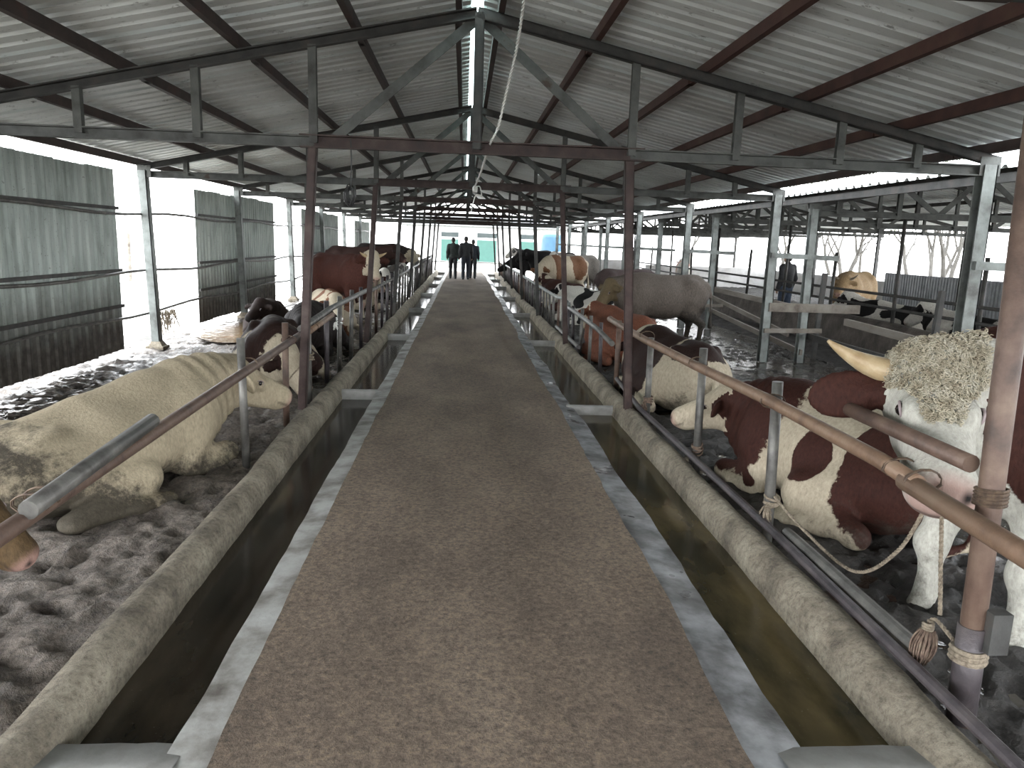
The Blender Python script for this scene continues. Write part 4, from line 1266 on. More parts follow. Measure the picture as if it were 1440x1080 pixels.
grey = make_cow('cow', 'mud grey cow standing side on with tan head beside the weathered boards', 'cow', GP, (3.50, 13.35), ang(-1, -0.05), 0.93, 'stand',
                poll=(1.00, 0.05, 1.20), face=(0.55, 0.25, -0.80), coatname='mudgrey', dark=(0.088, 0.074, 0.062), light=(0.10, 0.075, 0.042), whiteface=True, mud=1.25, voxel=0.026, seed=3, ears_dark=False, mudc=(0.03, 0.026, 0.022), thick=1.05)
make_cow('cow', 'orange red cow lying low against the fence beyond the white necked cow', 'cow', GP, (2.50, 11.7), ang(-0.32, 0.94), 0.95, 'lie', poll=(0.95, 0, 0.80),
         coatname='orange', dark=(0.12, 0.045, 0.026), light=CREAM, mud=0.3, voxel=0.028, seed=8, whiteface='face')
make_cow('cow', 'tan brown and white banded cow standing with cream head at the fence', 'cow', GP, (3.05, 23.4), ang(-0.82, -0.57), 1.0, 'stand', poll=(1.0, 0.1, 1.05), face=(0.5, 0.2, -0.85),
         coatname='banded', dark=(0.115, 0.055, 0.027), light=CREAM, patches=[((0.35, 0, 1.0), (0.20, 0.6, 0.7)), ((-0.50, 0, 1.05), (0.38, 0.6, 0.42))], mud=0.3, voxel=0.03, seed=4)
make_cow('cow', 'black and white cow lying with its white face against the bent rail', 'cow', GP, (2.85, 17.0), ang(-0.6, 0.8), 0.95, 'lie', poll=(1.0, 0, 0.80), coatname='blackwhite', dark=BLACK, light=WHITE, noisy=(2.6, 0.52), mud=0.3, voxel=0.032, seed=9, whiteface='face')
make_cow('cow', 'black cow standing behind the banded cow at the fence', 'cow', GP, (3.4, 29.0), ang(-1, -0.1), 1.02, 'stand', coatname='black', dark=BLACK, light=WHITE, mud=0.15, voxel=0.035, seed=11, whiteface=False, detail=False, muzzle_pink=False)
make_cow('cow', 'pale grey cow standing between the banded cow and the black cow', 'cow', GP, (3.9, 26.2), ang(-0.8, -0.5), 1.0, 'stand', coatname='palegrey', dark=(0.14, 0.125, 0.11), light=WHITE, mud=0.3, voxel=0.035, seed=12, detail=False)
make_cow('cow', 'black cow stretching its head over the far trough rim', 'cow', GP, (3.05, 33.0), ang(-1, -0.1), 1.0, 'stand', poll=(1.2, 0, 0.85), face=(0.85, 0, -0.5), coatname='black', dark=BLACK, light=WHITE, mud=0.15, voxel=0.035, seed=13, whiteface=False, detail=False, muzzle_pink=False)
make_cow('cow', 'dark grey cow standing last in the row of the curly bull pen', 'cow', GP, (3.4, 37.0), ang(-1, -0.1), 1.0, 'stand', coatname='slate', dark=(0.07, 0.068, 0.066), light=WHITE, mud=0.2, voxel=0.036, seed=15, detail=False)
make_cow('cow', 'brown cow lying among the fence posts before the banded cow', 'cow', GP, (2.75, 20.4), ang(-0.5, 0.85), 0.92, 'lie', coatname='redwhite2', dark=RED, light=CREAM, noisy=(2.2, 0.45), mud=0.3, voxel=0.036, seed=16, detail=False)
make_cow('cow', 'dull mauve brown cow standing behind the grey cow by the manger boards', 'cow', GP, (4.15, 18.6), ang(1, 0.12), 0.86, 'stand', poll=(1.1, 0, 1.0), coatname='mauve', dark=(0.05, 0.036, 0.034), light=CREAM, whiteface=False, mud=0.4, voxel=0.034, seed=14, detail=False)

# ---- pen of the cream bull
cream = make_cow('bull', 'big cream bull lying with muddy hindquarters beside the pipe fence', 'bull', GL, (-2.50, 5.28), ang(0.48, 0.875), 1.06, 'lie', zs=0.84,
                 poll=(1.10, -0.08, 0.66), face=(0.78, -0.42, -0.46), hs=1.0, neck_r=1.12, coatname='creambull', dark=(0.5, 0.4, 0.25), light=(0.36, 0.305, 0.215), patches=[((-9, 0, 0), (0.1, 0.1, 0.1))], ears_dark=False,
                 mud=1.12, voxel=0.0165, seed=21, lean=-1, whiteface='face', mudc=(0.030, 0.026, 0.021), thick=1.08)
make_cow('cow', 'dark brown cow lying with lowered cream face at the tied fence post', 'cow', GL, (-2.28, 9.15), ang(0.26, -0.96), 0.95, 'lie', poll=(1.0, 0.16, 0.50), face=(0.65, 0.35, -0.62), coatname='brownlow', dark=DKRED, light=CREAM,
         patches=[((0.25, 0, 0.4), (0.62, 0.8, 0.7)), ((-0.75, 0, 0.3), (0.5, 0.7, 0.7))], mud=0.35, voxel=0.022, seed=22, whiteface='face')
make_cow('cow', 'dark calf with raised black brown head lying by the tan pool', 'cow', GL, (-3.35, 13.2), ang(0.30, -0.95), 0.80, 'lie', poll=(0.85, -0.25, 0.85), face=(0.65, -0.50, -0.5), coatname='darkcalf', dark=(0.016, 0.009, 0.007), light=CREAM, mud=0.25, voxel=0.024, seed=23, whiteface=False, ears_dark=False, muzzle_pink=False)
make_cow('cow', 'nearly black cow lying close behind the fence rope', 'cow', GL, (-2.40, 11.8), ang(0.10, -0.99), 0.92, 'lie', poll=(0.98, 0.0, 0.62), face=(0.85, -0.2, -0.5), coatname='nearblack', dark=(0.013, 0.009, 0.008), light=CREAM,
         patches=[((0.2, 0, 0.3), (1.6, 0.9, 0.8))], mud=0.2, voxel=0.026, seed=24, whiteface=False)
make_cow('cow', 'tan and white cow lying in front of the standing red cow', 'cow', GL, (-2.55, 14.2), ang(0.35, -0.93), 0.95, 'lie', poll=(0.95, 0.0, 0.75), coatname='tanwhite', dark=(0.13, 0.055, 0.03), light=CREAM, noisy=(2.2, 0.50), mud=0.3, voxel=0.03, seed=25, whiteface='face')
make_cow('cow', 'red brown cow standing with cream face and white flank mark', 'cow', GL, (-2.62, 16.6), ang(0.76, -0.65), 1.0, 'stand', poll=(1.0, -0.05, 1.40), face=(0.50, -0.25, -0.82), hs=1.08, coatname='redface', dark=(0.048, 0.0165, 0.0115), light=CREAM,
         patches=[((0.1, 0, 1.0), (1.0, 0.8, 0.62)), ((-0.75, 0, 1.0), (0.6, 0.6, 0.6))], mud=0.35, voxel=0.026, seed=26, horns=(0.2, 0.04, 'horn', 0.9))
make_cow('cow', 'red and white cow lying under the standing red cow head', 'cow', GL, (-2.75, 19.4), ang(0.6, -0.8), 0.95, 'lie', coatname='redwhite3', dark=RED, light=CREAM, noisy=(2.4, 0.5), mud=0.3, voxel=0.032, seed=27, whiteface='face')
make_cow('cow', 'black and white cow lying beyond the standing red cow', 'cow', GL, (-2.75, 22.0), ang(0.6, -0.8), 0.95, 'lie', poll=(1.0, 0, 0.9), coatname='blackwhite2', dark=BLACK, light=WHITE, noisy=(2.8, 0.52), mud=0.25, voxel=0.034, seed=28, detail=False)
make_cow('cow', 'dark red cow standing side on beyond the black and white cow', 'cow', GL, (-3.3, 24.2), ang(1, -0.05), 1.05, 'stand', coatname='dkred', dark=DKRED, light=CREAM, mud=0.2, voxel=0.035, seed=29, detail=False, whiteface=False)
make_cow('cow', 'white grey cow lying beside the fence under the dark red cow', 'cow', GL, (-3.1, 26.3), ang(1, -0.1), 0.95, 'lie', coatname='whitegrey', dark=(0.12, 0.11, 0.1), light=WHITE, noisy=(2.4, 0.5), mud=0.25, voxel=0.036, seed=30, detail=False)
make_cow('cow', 'blackish cow standing with a pale cream face at the trough', 'cow', GL, (-3.0, 28.6), ang(0.97, -0.25), 1.1, 'stand', poll=(1.08, -0.1, 1.15), face=(0.6, -0.3, -0.7), hs=1.1, coatname='blackcream', dark=(0.022, 0.017, 0.015), light=CREAM, mud=0.15, voxel=0.034, seed=31, detail=False, patches=[((0, 0, 1), (2, 1, 1))], ears_dark=False)
make_cow('calf', 'tan calf poking its furry muzzle under the nearer end of the rusty rail', 'calf', GL, (-2.72, 2.98), ang(0.99, 0.12), 0.80, 'stand', poll=(0.90, 0.0, 0.93), face=(0.62, 0.0, -0.78), hs=1.0, coatname='tancalf', dark=(0.062, 0.039, 0.018), light=(0.09, 0.06, 0.03), mud=0.8, voxel=0.017, seed=33, whiteface=False, ears_dark=False)

# ---- neighbouring barn
make_cow('cow', 'pale tan cow standing with raised horn in the neighbouring barn', 'cow', GN, (9.4, 17.6), ang(-0.75, -0.65), 0.96, 'stand', poll=(1.0, 0.15, 1.25), coatname='paletan', dark=(0.26, 0.18, 0.10), light=CREAM, mud=0.2, voxel=0.034, seed=41, horns=(0.28, 0.04, 'horn_dark', 1.0), detail=False, ears_dark=False, whiteface=False)
make_cow('cow', 'black and white cow lying with white back beside the pale tan cow', 'cow', GN, (8.6, 14.4), ang(-0.5, 0.85), 1.0, 'lie', coatname='blackwhite', dark=BLACK, light=WHITE, noisy=(2.2, 0.55), mud=0.1, voxel=0.034, seed=42, detail=False)
make_cow('cow', 'black backed cow with white rim lying before the grey panel', 'cow', GN, (8.75, 12.2), ang(-0.3, 0.95), 0.98, 'lie', coatname='blackwhite', dark=BLACK, light=WHITE, patches=[((-0.1, 0, 0.55), (0.45, 0.5, 0.4)), ((0.9, 0, 0.6), (0.3, 0.3, 0.3))], mud=0.1, voxel=0.034, seed=43, detail=False)
make_cow('cow', 'brown cow with pale horn lying next to the galvanised column', 'cow', GN, (9.25, 10.3), ang(-0.85, 0.5), 0.98, 'lie', coatname='brownfar', dark=(0.07, 0.035, 0.02), light=WHITE, noisy=(2.0, 0.48), mud=0.1, voxel=0.034, seed=44, horns=(0.34, 0.04, 'horn', 0.3), detail=False)
make_cow('cow', 'pink white cow standing by the low wall at the end of the neighbouring barn', 'cow', GN, (9.7, 33.0), ang(0.2, 1), 0.85, 'stand', coatname='pinkwhite', dark=(0.45, 0.22, 0.17), light=WHITE, noisy=(1.8, 0.5), mud=0.0, voxel=0.045, seed=45, detail=False)

# ---- curly forelock of the bull
def forelock(info):
    o, P, F, hq = info['obj'], info['P'], info['F'], info['hq']
    me = o.data
    N = np.zeros(len(P) * 3, np.float32)
    me.vertices.foreach_get('normal', N)
    N = N.reshape(-1, 3)
    u, f = info['HB'][2], info['HB'][0]
    sel = np.nonzero((hq[:, 0] > -0.14) & (hq[:, 0] < 0.27) & (np.abs(hq[:, 1]) < np.interp(hq[:, 0], [0.06, 0.13, 0.2, 0.27], [0.135, 0.085, 0.062, 0.045])) & (hq[:, 2] > -0.11) & (N @ u > -0.15))[0]
    r = random.Random(5)
    m = MB()
    for i in sel:
        for rep_ in range(2):
            if r.random() > 0.80:
                continue
            n = N[i].astype(float)
            p = P[i] + np.array([r.uniform(-1, 1) for _ in range(3)]) * 0.007
            t = _n(np.cross(n, [r.uniform(-1, 1), r.uniform(-1, 1), r.uniform(-1, 1)]))
            b = np.cross(n, t)
            rad = r.uniform(0.006, 0.012)
            ln = r.uniform(0.012, 0.026)
            tw = r.choice((-1, 1)) * r.uniform(1.0, 1.7)
            ph = r.uniform(0, 6.28)
            tilt = t * r.uniform(-0.012, 0.012) + f * r.uniform(0.0, 0.018)
            pts = []
            for q in range(7):
                a = q / 6
                pts.append(p + n * (ln * a - 0.002) + tilt * a + (t * math.cos(ph + tw * 6.28 * a) + b * math.sin(ph + tw * 6.28 * a)) * rad * (0.4 + 0.6 * a))
            m.tube(pts, [0.0034, 0.0036, 0.0036, 0.0034, 0.0030, 0.0024, 0.0012], 4, caps=False)
    c = obj('curly_forelock', m, 'curl', o, smooth=True, label='tightly curled cream hair on forehead')
    c['kind'] = 'stuff'
MAT['curl'] = mottled('cream_curl_hair', [(0.3, (0.22, 0.18, 0.12)), (0.5, (0.40, 0.36, 0.27)), (0.7, (0.48, 0.455, 0.38))], 16, 0.8, world=False, bumpv=0)
forelock(bull)

# ================================================================== ROPES, CORDS
def twisted(path, r, name, mat, label, cat, group=None, n=3):
    P = smooth_path(path, 10)
    root = empty(name, tuple(P[0]), label=label, category=cat, group=group)
    L = 0.0
    tot = [0.0]
    for k in range(1, len(P)):
        L += np.linalg.norm(P[k] - P[k - 1]); tot.append(L)
    cnt = max(20, int(L / (r * 1.1)))
    ss = np.linspace(0, L, cnt)
    Q = np.stack([np.interp(ss, tot, [p[c] for p in P]) for c in range(3)], 1)
    for s_ in range(n):
        pts = []
        for k in range(cnt):
            d = _n(Q[min(k + 1, cnt - 1)] - Q[max(k - 1, 0)])
            a = _n(np.cross(d, [0.21, 0.33, 0.92] if abs(d[2]) < 0.95 else [1, 0, 0]))
            b = np.cross(d, a)
            ph = 2 * math.pi * (ss[k] / (r * 7) + s_ / n)
            pts.append(Q[k] + (a * math.cos(ph) + b * math.sin(ph)) * r * 0.55 - P[0])
        obj('strand', MB().tube(pts, r * 0.62, 5), mat, root, smooth=True)
    return root
pa = np.array([1.90, 4.19, 0.24])
pm1, pm2, pm3 = hit(1130, 745, 0, 1.95), hit(1200, 803, 0, 1.97), hit(1262, 775, 0, 1.99)
pe = hit(1306, 705, 0, 2.02)
twisted([pa, pm1, pm2, pm3, pe], 0.0085, 'lead_rope', 'rope', 'slack lead rope hanging from the fence post to the curly bull chin', 'rope', 'ropes of the curly bull')
p1, p2 = hit(1325, 705, 0, 1.97), hit(1322, 865, 0, 1.92)
twisted([p1, (p1 + p2) / 2 + np.array([0, 0, -0.01]), p2], 0.008, 'lead_rope', 'rope', 'straight rope dropping from the curly bull chin to the tassel by the column', 'rope', 'ropes of the curly bull')
def tassel(c, L, w, label, mat, seed, tilt=(0, 0)):
    r = random.Random(seed)
    root = empty('rope_tassel', c, label=label, category='rope tassel', group='frayed rope ends tied to the fences')
    m = MB()
    for k in range(80):
        a = r.uniform(0, 6.28); q = math.sqrt(r.random())
        dx, dy = math.cos(a) * q, math.sin(a) * q
        l = L * r.uniform(0.8, 1.05)
        pts = []
        for t in np.linspace(0, 1, 6):
            bulge = w * (0.25 + 0.95 * math.sin(math.pi * min(1, 0.12 + 0.72 * t)))
            pts.append((dx * bulge + tilt[0] * t + r.uniform(-1, 1) * 0.002, dy * bulge + tilt[1] * t + r.uniform(-1, 1) * 0.002, -l * t))
        m.tube(pts, 0.0042, 4)
    tag(obj('frayed_strands', m, mat, root, smooth=True), kind='stuff')
    k_ = MB()
    for j in range(3):
        k_.tube(ring_path((0, 0, 0.004 + 0.011 * j), w * 0.42, (0.05, 0.02, 1), 12, 0.002, 1), 0.0065, 6)
    tag(obj('binding', k_, 'rope', root, smooth=True), kind='stuff')
    return root
pt = hit(1305, 885, 0, 1.90)
tassel(tuple(pt), 0.145, 0.042, 'frayed red brown rope tassel hanging beside the thick pipe column', 'rope_red', 3, (-0.02, 0.0))
twisted([pt + np.array([0.0, 0, 0.0]), pt + np.array([0.03, 0.0, 0.04]), (1.93, 2.44, 0.20)], 0.008, 'lead_rope', 'rope', 'short rope tying the tassel to the thick pipe column', 'rope', 'ropes of the curly bull')
def knot(c, r, label, mat, seed, tuft=True):
    q = random.Random(seed)
    root = empty('rope_knot', c, label=label, category='rope knot', group='rope knots on fence posts')
    m = MB()
    for k in range(4):
        ax = (q.uniform(-0.35, 0.35), q.uniform(-0.35, 0.35), 1)
        m.tube([p for p in ring_path((q.uniform(-.004, .004), q.uniform(-.004, .004), -0.03 + 0.02 * k), r, ax, 16, 0.003, 1)], 0.0085, 6, closed=True)
    tag(obj('windings', m, mat, root, smooth=True), kind='stuff')
    if tuft:
        m = MB()
        for k in range(34):
            p = np.array([-r * 0.7, -r * 0.7, -0.01])
            d = np.array([q.uniform(-0.05, 0.02), q.uniform(-0.05, 0.03), q.uniform(-0.12, -0.04)])
            m.tube([p, p + d * 0.5 + np.array([-0.012, -0.012, 0.012]), p + d], 0.0035, 4)
        tag(obj('frayed_end', m, mat, root), kind='stuff')
    return root
knot((1.90, 4.22, 0.20), 0.042, 'pale sisal knot on the post where the slack lead rope starts', 'rope', 1)
knot((1.895, 7.32, 0.16), 0.042, 'tan rope knot low on the post beside the white necked cow', 'rope_red', 2)
knot((1.895, 5.66, 0.12), 0.040, 'red brown rope knot low on the post by the cream face', 'rope_red', 4, False)
knot((-1.62, 8.0, 0.42), 0.042, 'rope knot with pale tuft on the post above the lowered cream face', 'rope', 5)
knot((-1.62, 9.95, 0.60), 0.040, 'white rag knot on the post beside the nearly black cow', 'white_cord', 6)
twisted([(-1.60, 8.0, 0.40), (-1.72, 7.75, 0.30), (-1.80, 7.55, 0.16)], 0.008, 'lead_rope', 'rope', 'tight rope from the tufted knot down to the lowered cream face', 'rope')
twisted([(-1.62, 9.95, 0.60), (-1.62, 9.93, 0.35), (-1.62, 9.92, 0.10)], 0.006, 'lead_rope', 'white_cord', 'white cord hanging down the post beside the nearly black cow', 'rope')
# halter of the lying cow and collar of the cream bull
def band(info, f0, u0, name, mat, r=0.008, tiltv=0.0, sx=0.145, su=0.16):
    o = info['obj']
    pts = [info['hp'](f0 + tiltv * math.sin(a), sx * math.cos(a), u0 + su * math.sin(a)) for a in np.linspace(0, 2 * math.pi, 24, endpoint=False)]
    return obj(name, MB().tube(pts, r, 6, closed=True), mat, o, smooth=True)
band(cow2, -0.02, -0.14, 'halter_rope', 'steel_dark', 0.008, -0.03, 0.165, 0.175)
band(cream, -0.03, -0.14, 'collar_rope', 'steel_dark', 0.008, -0.05, 0.175, 0.19)

# white cord draped between trusses, ending in a lamp socket
pc = [hit(745, -60, 1, 5.6), hit(728, 60, 1, 6.3), hit(712, 130, 1, 6.7), hit(700, 180, 1, 6.9), hit(688, 205, 1, 7.1), hit(677, 240, 1, 9.2), hit(668, 262, 1, 11.70)]
twisted(pc, 0.0115, 'electric_cord', 'white_cord', 'white twisted electric cord draped across the trusses under the ridge', 'cord', n=2)
sk = hit(668, 264, 1, 11.70)
root = empty('lamp_socket', tuple(sk), label='white lamp socket on loose cord under the second visible truss', category='lamp socket')
obj('socket', MB().tube([(0, 0, 0.03), (0, 0, 0.0), (0, 0, -0.07)], [0.022, 0.04, 0.036], 12), 'white_cord', root, smooth=True)
obj('cord_tail', MB().tube(smooth_path([(0, 0, 0), (0.07, 0, 0.02), (0.10, 0, -0.12), (0.02, 0, -0.10), (-0.03, 0, -0.25), (-0.05, 0, -0.36)], 6), 0.009, 6), 'white_cord', root, smooth=True)
# black wire coil hanging from the bottom chord
hw = hit(493, 192, 1, 7.0)
root = empty('wire_coil', tuple(hw), label='tangled black wire coil hanging from the first truss chord', category='wire coil')
L0 = 0.42
obj('hanger', MB().tube([(0, 0, -0.02), (0.006, 0, -0.2), (0, 0, -L0)], 0.006, 6), 'black_wire', root)
m = MB()
r = random.Random(9)
for k in range(7):
    c = np.array([r.uniform(-0.02, 0.02), 0, -L0 - 0.085 + r.uniform(-0.02, 0.02)])
    R_ = r.uniform(0.045, 0.085)
    yaw = r.uniform(-0.9, 0.9)
    m.tube([c + np.array([R_ * 0.62 * math.cos(a) * math.cos(yaw), R_ * math.cos(a) * math.sin(yaw), R_ * 1.15 * math.sin(a)]) for a in np.linspace(0, 6.283, 18, endpoint=False)], 0.0065, 5, closed=True)
tag(obj('coil', m, 'black_wire', root, smooth=True), kind='stuff')

# ================================================================== PEOPLE
MAT['skin'] = mottled('tan_skin', [(0.3, (0.34, 0.20, 0.14)), (0.7, (0.44, 0.28, 0.20))], 8, 0.6, world=False, bumpv=0)
MAT['hair'] = mottled('black_hair', [(0.3, (0.012, 0.011, 0.011)), (0.7, (0.03, 0.027, 0.025))], 40, 0.5, world=False)
MAT['cloth_black'] = mottled('black_cloth', [(0.3, (0.013, 0.014, 0.016)), (0.7, (0.026, 0.027, 0.030))], 14, 0.8, world=False)
MAT['cloth_navy'] = mottled('dark_navy_cloth', [(0.3, (0.014, 0.018, 0.026)), (0.7, (0.028, 0.034, 0.046))], 14, 0.8, world=False)
MAT['cloth_green'] = mottled('dark_green_grey_cloth', [(0.3, (0.022, 0.028, 0.026)), (0.7, (0.042, 0.050, 0.046))], 14, 0.8, world=False)
MAT['denim'] = mottled('blue_denim', [(0.3, (0.03, 0.045, 0.08)), (0.7, (0.06, 0.085, 0.13))], 14, 0.8, world=False)
MAT['shoe'] = mottled('black_rubber_boot', [(0.3, (0.012, 0.012, 0.012)), (0.7, (0.028, 0.027, 0.026))], 14, 0.45, world=False)
def make_person(label, loc, heading, H, jacket, trousers, stride=0.12, swing=0.10, back=False, z=0.0):
    k = H / 1.75
    sk = []
    body = []
    legs = {}
    for s in (-1, 1):
        a = s * stride
        hip = (0, s * 0.09, 0.93); kn = (0.03 + a * 0.7, s * 0.10, 0.51); an = (a - 0.02, s * 0.105, 0.09); toe = (a + 0.15, s * 0.12, 0.035)
        legs[s] = (hip, kn, an, toe)
        body += chain([hip, kn, an], [0.088, 0.058, 0.042], 0.04) + [cone(an, toe, 0.042, 0.032, 0.03), cone((a - 0.05, s * 0.105, 0.045), toe, 0.036, 0.032, 0.03)]
    body += [ell((0, 0, 0.98), (0.115, 0.165, 0.12), 0.06), ell((0.0, 0, 1.14), (0.105, 0.145, 0.18), 0.06), ell((0.0, 0, 1.32), (0.12, 0.175, 0.17), 0.06), cone((-0.01, -0.15, 1.42), (-0.01, 0.15, 1.42), 0.06, 0.06, 0.05), cone((0, 0, 1.42), (0.02, 0, 1.54), 0.062, 0.055, 0.04)]
    arms = {}
    for s in (-1, 1):
        sh = (0, s * 0.195, 1.41); el = (-0.04 - s * swing * 0.4, s * 0.245, 1.14); wr = (0.05 - s * swing, s * 0.25, 0.90)
        if back:
            el = (-0.07, s * 0.26, 1.16); wr = (-0.14, s * 0.09, 0.98)
        arms[s] = (sh, el, wr)
        body += chain([sh, el, wr], [0.062, 0.046, 0.034], 0.03)
        d = _n(np.array(wr) - np.array(el))
        pc_ = np.array(wr) + d * 0.06
        fw = np.array([1.0, 0, 0]) if not back else np.array([0, -s, 0.2])
        body += [cone(wr, pc_, 0.030, 0.030, 0.02), cone(pc_ - fw * 0.022, pc_ + fw * 0.022, 0.022, 0.022, 0.02)]
        for q, (off, ln) in enumerate(((-0.030, 0.070), (-0.010, 0.085), (0.010, 0.080), (0.030, 0.062))):
            b0 = pc_ + fw * off + d * 0.015
            b1 = b0 + d * ln * 0.55 + np.array([0, -s * 0.008, 0])
            b2 = b1 + d * ln * 0.42 + np.array([0, -s * 0.020, 0])
            body += [cone(b0, b1, 0.0105, 0.0095, 0.006), cone(b1, b2, 0.0095, 0.0085, 0.006)]
        t0 = np.array(wr) + d * 0.025 + fw * 0.028
        body += [cone(t0, t0 + fw * 0.028 + d * 0.032, 0.013, 0.010, 0.008)]
    head = [ell((0.035, 0, 1.655), (0.098, 0.077, 0.115), 0.03), ell((0.060, 0, 1.60), (0.065, 0.058, 0.07), 0.03), cone((0.128, 0, 1.655), (0.142, 0, 1.63), 0.010, 0.015, 0.02), cone((0.112, -0.02, 1.592), (0.112, 0.02, 1.592), 0.012, 0.012, 0.012)]
    for s in (-1, 1):
        head += [ell((0.025, s * 0.080, 1.645), (0.022, 0.012, 0.034), 0.012), ell((0.118, s * 0.032, 1.668), (0.014, 0.017, 0.010), 0.01)]
    body += head
    P, F = surface_nets(body, 0.0135)
    me = mesh_np('person', P * k, F)
    me.materials.append(MAT['skin'])
    o = bpy.data.objects.new('person', me)
    COL.objects.link(o)
    o.location = (loc[0], loc[1], z); o.rotation_euler = (0, 0, heading)
    tag(o, label, 'person', 'people walking away on the aisle' if loc[0] < 2 else None)
    def part(nm, prims, mat, vox=0.02):
        P, F = surface_nets(prims, vox)
        obj(nm, mesh_np(nm, P * k, F), mat, o)
    jk = [ell((0, 0, 0.98), (0.145, 0.195, 0.14), 0.06), ell((0.0, 0, 1.14), (0.135, 0.175, 0.19), 0.06), ell((0.0, 0, 1.32), (0.145, 0.198, 0.185), 0.06), cone((-0.01, -0.16, 1.43), (-0.01, 0.16, 1.43), 0.075, 0.075, 0.05), cone((0, 0, 1.44), (0.015, 0, 1.51), 0.09, 0.072, 0.04)]
    for s in (-1, 1):
        sh, el, wr = arms[s]
        jk += chain([sh, el, wr], [0.082, 0.064, 0.052], 0.04)
    part('jacket', jk, jacket)
    tr = [ell((0, 0, 0.93), (0.125, 0.17, 0.12), 0.06)]
    for s in (-1, 1):
        hip, kn, an, toe = legs[s]
        tr += chain([hip, kn, an], [0.108, 0.080, 0.068], 0.03)
    part('trousers', tr, trousers)
    for s in (-1, 1):
        hip, kn, an, toe = legs[s]
        part('shoe', [cone((an[0] - 0.05, an[1], 0.05), toe, 0.05, 0.044, 0.03), cone(an, (an[0] - 0.01, an[1], 0.05), 0.05, 0.05, 0.03)], 'shoe')
    part('hair', [ell((0.012, 0, 1.69), (0.100, 0.087, 0.095), 0.03), ell((-0.03, 0, 1.64), (0.06, 0.075, 0.08), 0.03)], 'hair', 0.015)
    return o
UP = math.pi / 2
make_person('person in dark green grey jacket walking apart with hand hanging down', (-0.47, 33.0), UP + 0.05, 1.74, 'cloth_green', 'cloth_black', 0.10, 0.05, z=0.012)
make_person('tall person in black jacket walking between the other two', (0.08, 32.6), UP, 1.80, 'cloth_black', 'cloth_navy', -0.10, 0.08, z=0.012)
make_person('shorter person in navy jacket walking half behind the tall one', (0.40, 33.7), UP - 0.05, 1.68, 'cloth_navy', 'cloth_black', 0.12, 0.06, z=0.012)
make_person('person in black jacket and blue jeans standing in the neighbouring barn', (7.95, 18.1), UP + 0.4, 1.70, 'cloth_black', 'denim', 0.02, 0.02, z=PEN_Z)

# ================================================================== OUTSIDE: far building, tank, trees, yard posts
MAT['bwall'] = mottled('pale_render', [(0.3, (0.55, 0.55, 0.54)), (0.7, (0.7, 0.7, 0.69))], 1.0, 0.8, bumpv=0)
MAT['teal'] = mottled('teal_paint', [(0.3, (0.020, 0.075, 0.060)), (0.7, (0.026, 0.09, 0.072))], 3, 0.5, bumpv=0)
MAT['glass_dark'] = mottled('dark_window_glass', [(0.3, (0.02, 0.03, 0.03)), (0.7, (0.035, 0.045, 0.045))], 2, 0.15, bumpv=0)
MAT['blue'] = mottled('blue_tarpaulin', [(0.3, (0.010, 0.05, 0.09)), (0.7, (0.016, 0.07, 0.12))], 3, 0.5)
MAT['bark'] = mottled('pale_grey_bark', [(0.3, (0.035, 0.032, 0.027)), (0.7, (0.07, 0.064, 0.056))], 6, 0.85, bumpv=0)
MAT['leaf'] = mottled('pale_olive_leaf', [(0.3, (0.05, 0.062, 0.032)), (0.7, (0.10, 0.11, 0.065))], 3, 0.7, bumpv=0)
root = empty('farm_building', (0.6, 66, -0.2), label='low pale farm building with teal doors beyond the end of the aisle', category='building')
obj('wall', MB().box((-5.5, 0, 0), (8.5, 5, 3.0)), 'bwall', root)
obj('roof', MB().add([(-6, -0.6, 2.95), (9, -0.6, 2.95), (9, 2.5, 3.9), (-6, 2.5, 3.9), (-6, 5.6, 2.95), (9, 5.6, 2.95), (-6, -0.6, 3.05), (9, -0.6, 3.05), (9, 2.5, 4.0), (-6, 2.5, 4.0), (9, 5.6, 3.05), (-6, 5.6, 3.05)],
    [(0, 3, 2, 1), (6, 7, 8, 9), (3, 4, 5, 2), (9, 8, 10, 11), (0, 1, 7, 6), (4, 11, 10, 5), (0, 6, 9, 3), (1, 2, 8, 7), (3, 9, 11, 4), (2, 5, 10, 8)]), 'steel_grey', root)
for x0, x1 in ((-2.6, -1.1), (0.5, 2.2), (4.2, 5.6)):
    d = obj('door', MB().box((x0, -0.06, 0.05), (x1, 0.02, 1.9)), 'teal', root)
    obj('handle', MB().box((x1 - 0.2, -0.10, 0.95), (x1 - 0.14, -0.06, 1.15)), 'steel_dark', d)
    w = obj('window', MB().box((x0 - 0.05, -0.05, 2.05), (x1 + 0.05, 0.02, 2.55)), 'wallwhite', root)
    obj('pane', MB().box((x0, -0.06, 2.1), (x1, -0.03, 2.5)), 'glass_dark', w)
root = empty('tarpaulin_stack', (6.0, 52, -0.2), label='blue tarpaulin covered stack outside beyond the fence', category='stack')
m = MB()
vs, fs = [], []
for j in range(7):
    t = j / 6
    for i in range(20):
        a = 2 * math.pi * i / 20
        sq = 1 / max(abs(math.cos(a)), abs(math.sin(a))) ** 0.7
        w = (1 - 0.12 * t) * (1 + 0.05 * math.sin(5 * a + 3 * t))
        vs.append((0.75 * w * math.cos(a) * sq, 0.8 * w * math.sin(a) * sq, 1.3 + 1.1 * t))
vs.append((0, 0, 2.55))
for j in range(6):
    for i in range(20):
        k = (i + 1) % 20
        fs.append((j * 20 + i, j * 20 + k, (j + 1) * 20 + k, (j + 1) * 20 + i))
for i in range(20):
    fs.append((120 + i, 120 + (i + 1) % 20, 140))
obj('cover', m.add(vs, fs), 'blue', root, smooth=True)
for q in range(4):
    obj('pallet', MB().box((-0.8, -0.8, 0.02 + 0.32 * q), (0.8, 0.8, 0.30 + 0.32 * q)), 'wood_rail', root)
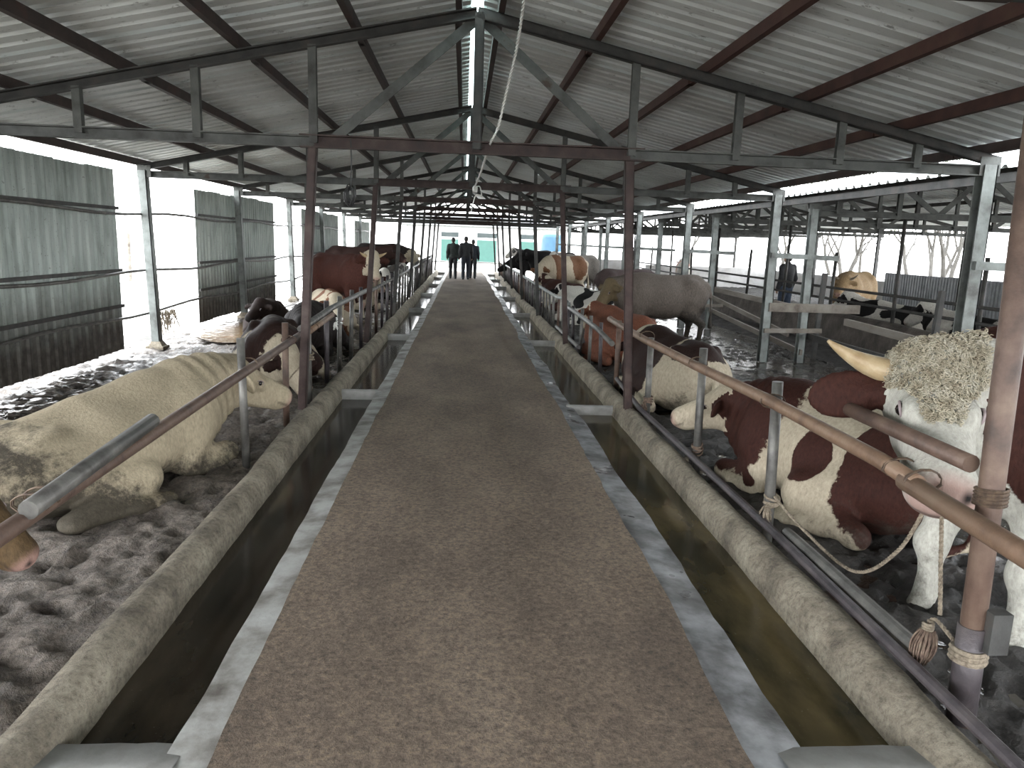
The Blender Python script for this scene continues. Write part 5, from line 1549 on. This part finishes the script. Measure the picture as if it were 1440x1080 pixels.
def tree(lab, loc, H, seed):
    r = random.Random(seed)
    root = empty('bare_tree', loc, label=lab, category='tree', group='trees beyond the neighbouring barn')
    m = MB(); lf = MB()
    def grow(p, d, L, rad, dep):
        pts = [p]
        for q in range(3):
            d = _n(d + np.array([r.uniform(-.2, .2), r.uniform(-.2, .2), r.uniform(-0.02, .15)]))
            p = p + d * L / 3
            pts.append(p)
        m.tube(pts, [rad, rad * 0.9, rad * 0.8, rad * 0.65], 6 if dep > 2 else 4, caps=False)
        if dep == 0:
            for q in range(9):
                c = p + np.array([r.uniform(-.25, .25), r.uniform(-.25, .25), r.uniform(-.25, .2)])
                a = _n([r.uniform(-1, 1), r.uniform(-1, 1), r.uniform(-1, 1)]); b = _n(np.cross(a, [0.3, 0.5, 0.8]))
                s_ = r.uniform(0.05, 0.10)
                lf.add([c - a * s_, c + b * s_ * 0.5, c + a * s_, c - b * s_ * 0.5], [(0, 1, 2, 3)])
            return
        for q in range(3):
            nd = _n(d + np.array([r.uniform(-.8, .8), r.uniform(-.8, .8), r.uniform(-.1, .4)]))
            grow(pts[-1 - (q % 2)], nd, L * r.uniform(0.6, 0.8), rad * 0.55, dep - 1)
    grow(np.array([0, 0, -0.1]), np.array([0, 0, 1.0]), H * 0.36, 0.11, 4)
    obj('trunk_and_branches', m, 'bark', root, smooth=True)
    tag(obj('foliage', lf, 'leaf', root), kind='stuff')
for k, (x, y, H) in enumerate([(17.8, 27, 5.5), (20.5, 30.5, 6), (17.4, 33.5, 5.5), (22.0, 34.2, 6.5), (25.5, 37, 7), (20, 38.5, 6), (17.5, 41, 6), (24.5, 40, 7), (28, 42.5, 7), (22.5, 45, 6.5), (14, 46, 6), (27, 50, 7.5)]):
    tree('sparse pale tree beyond the neighbouring barn, %s of the row counted from its grey panel' % ORD[k], (x, y, -0.25), H, 50 + k)
for k, (x, y, h) in enumerate([(-9.5, 19.5, 1.2), (-10.8, 21.5, 1.9), (-7.3, 15.2, 1.15), (-12, 28, 1.6), (-9, 33, 1.5)]):
    obj('yard_post', MB().tube([(x, y, -0.3), (x + 0.03, y, h)], 0.06, 8), 'wood_rail', label='short weathered post standing in the open yard, %s from the big mud spattered panel' % ORD[k], category='post', group='posts in the yard')
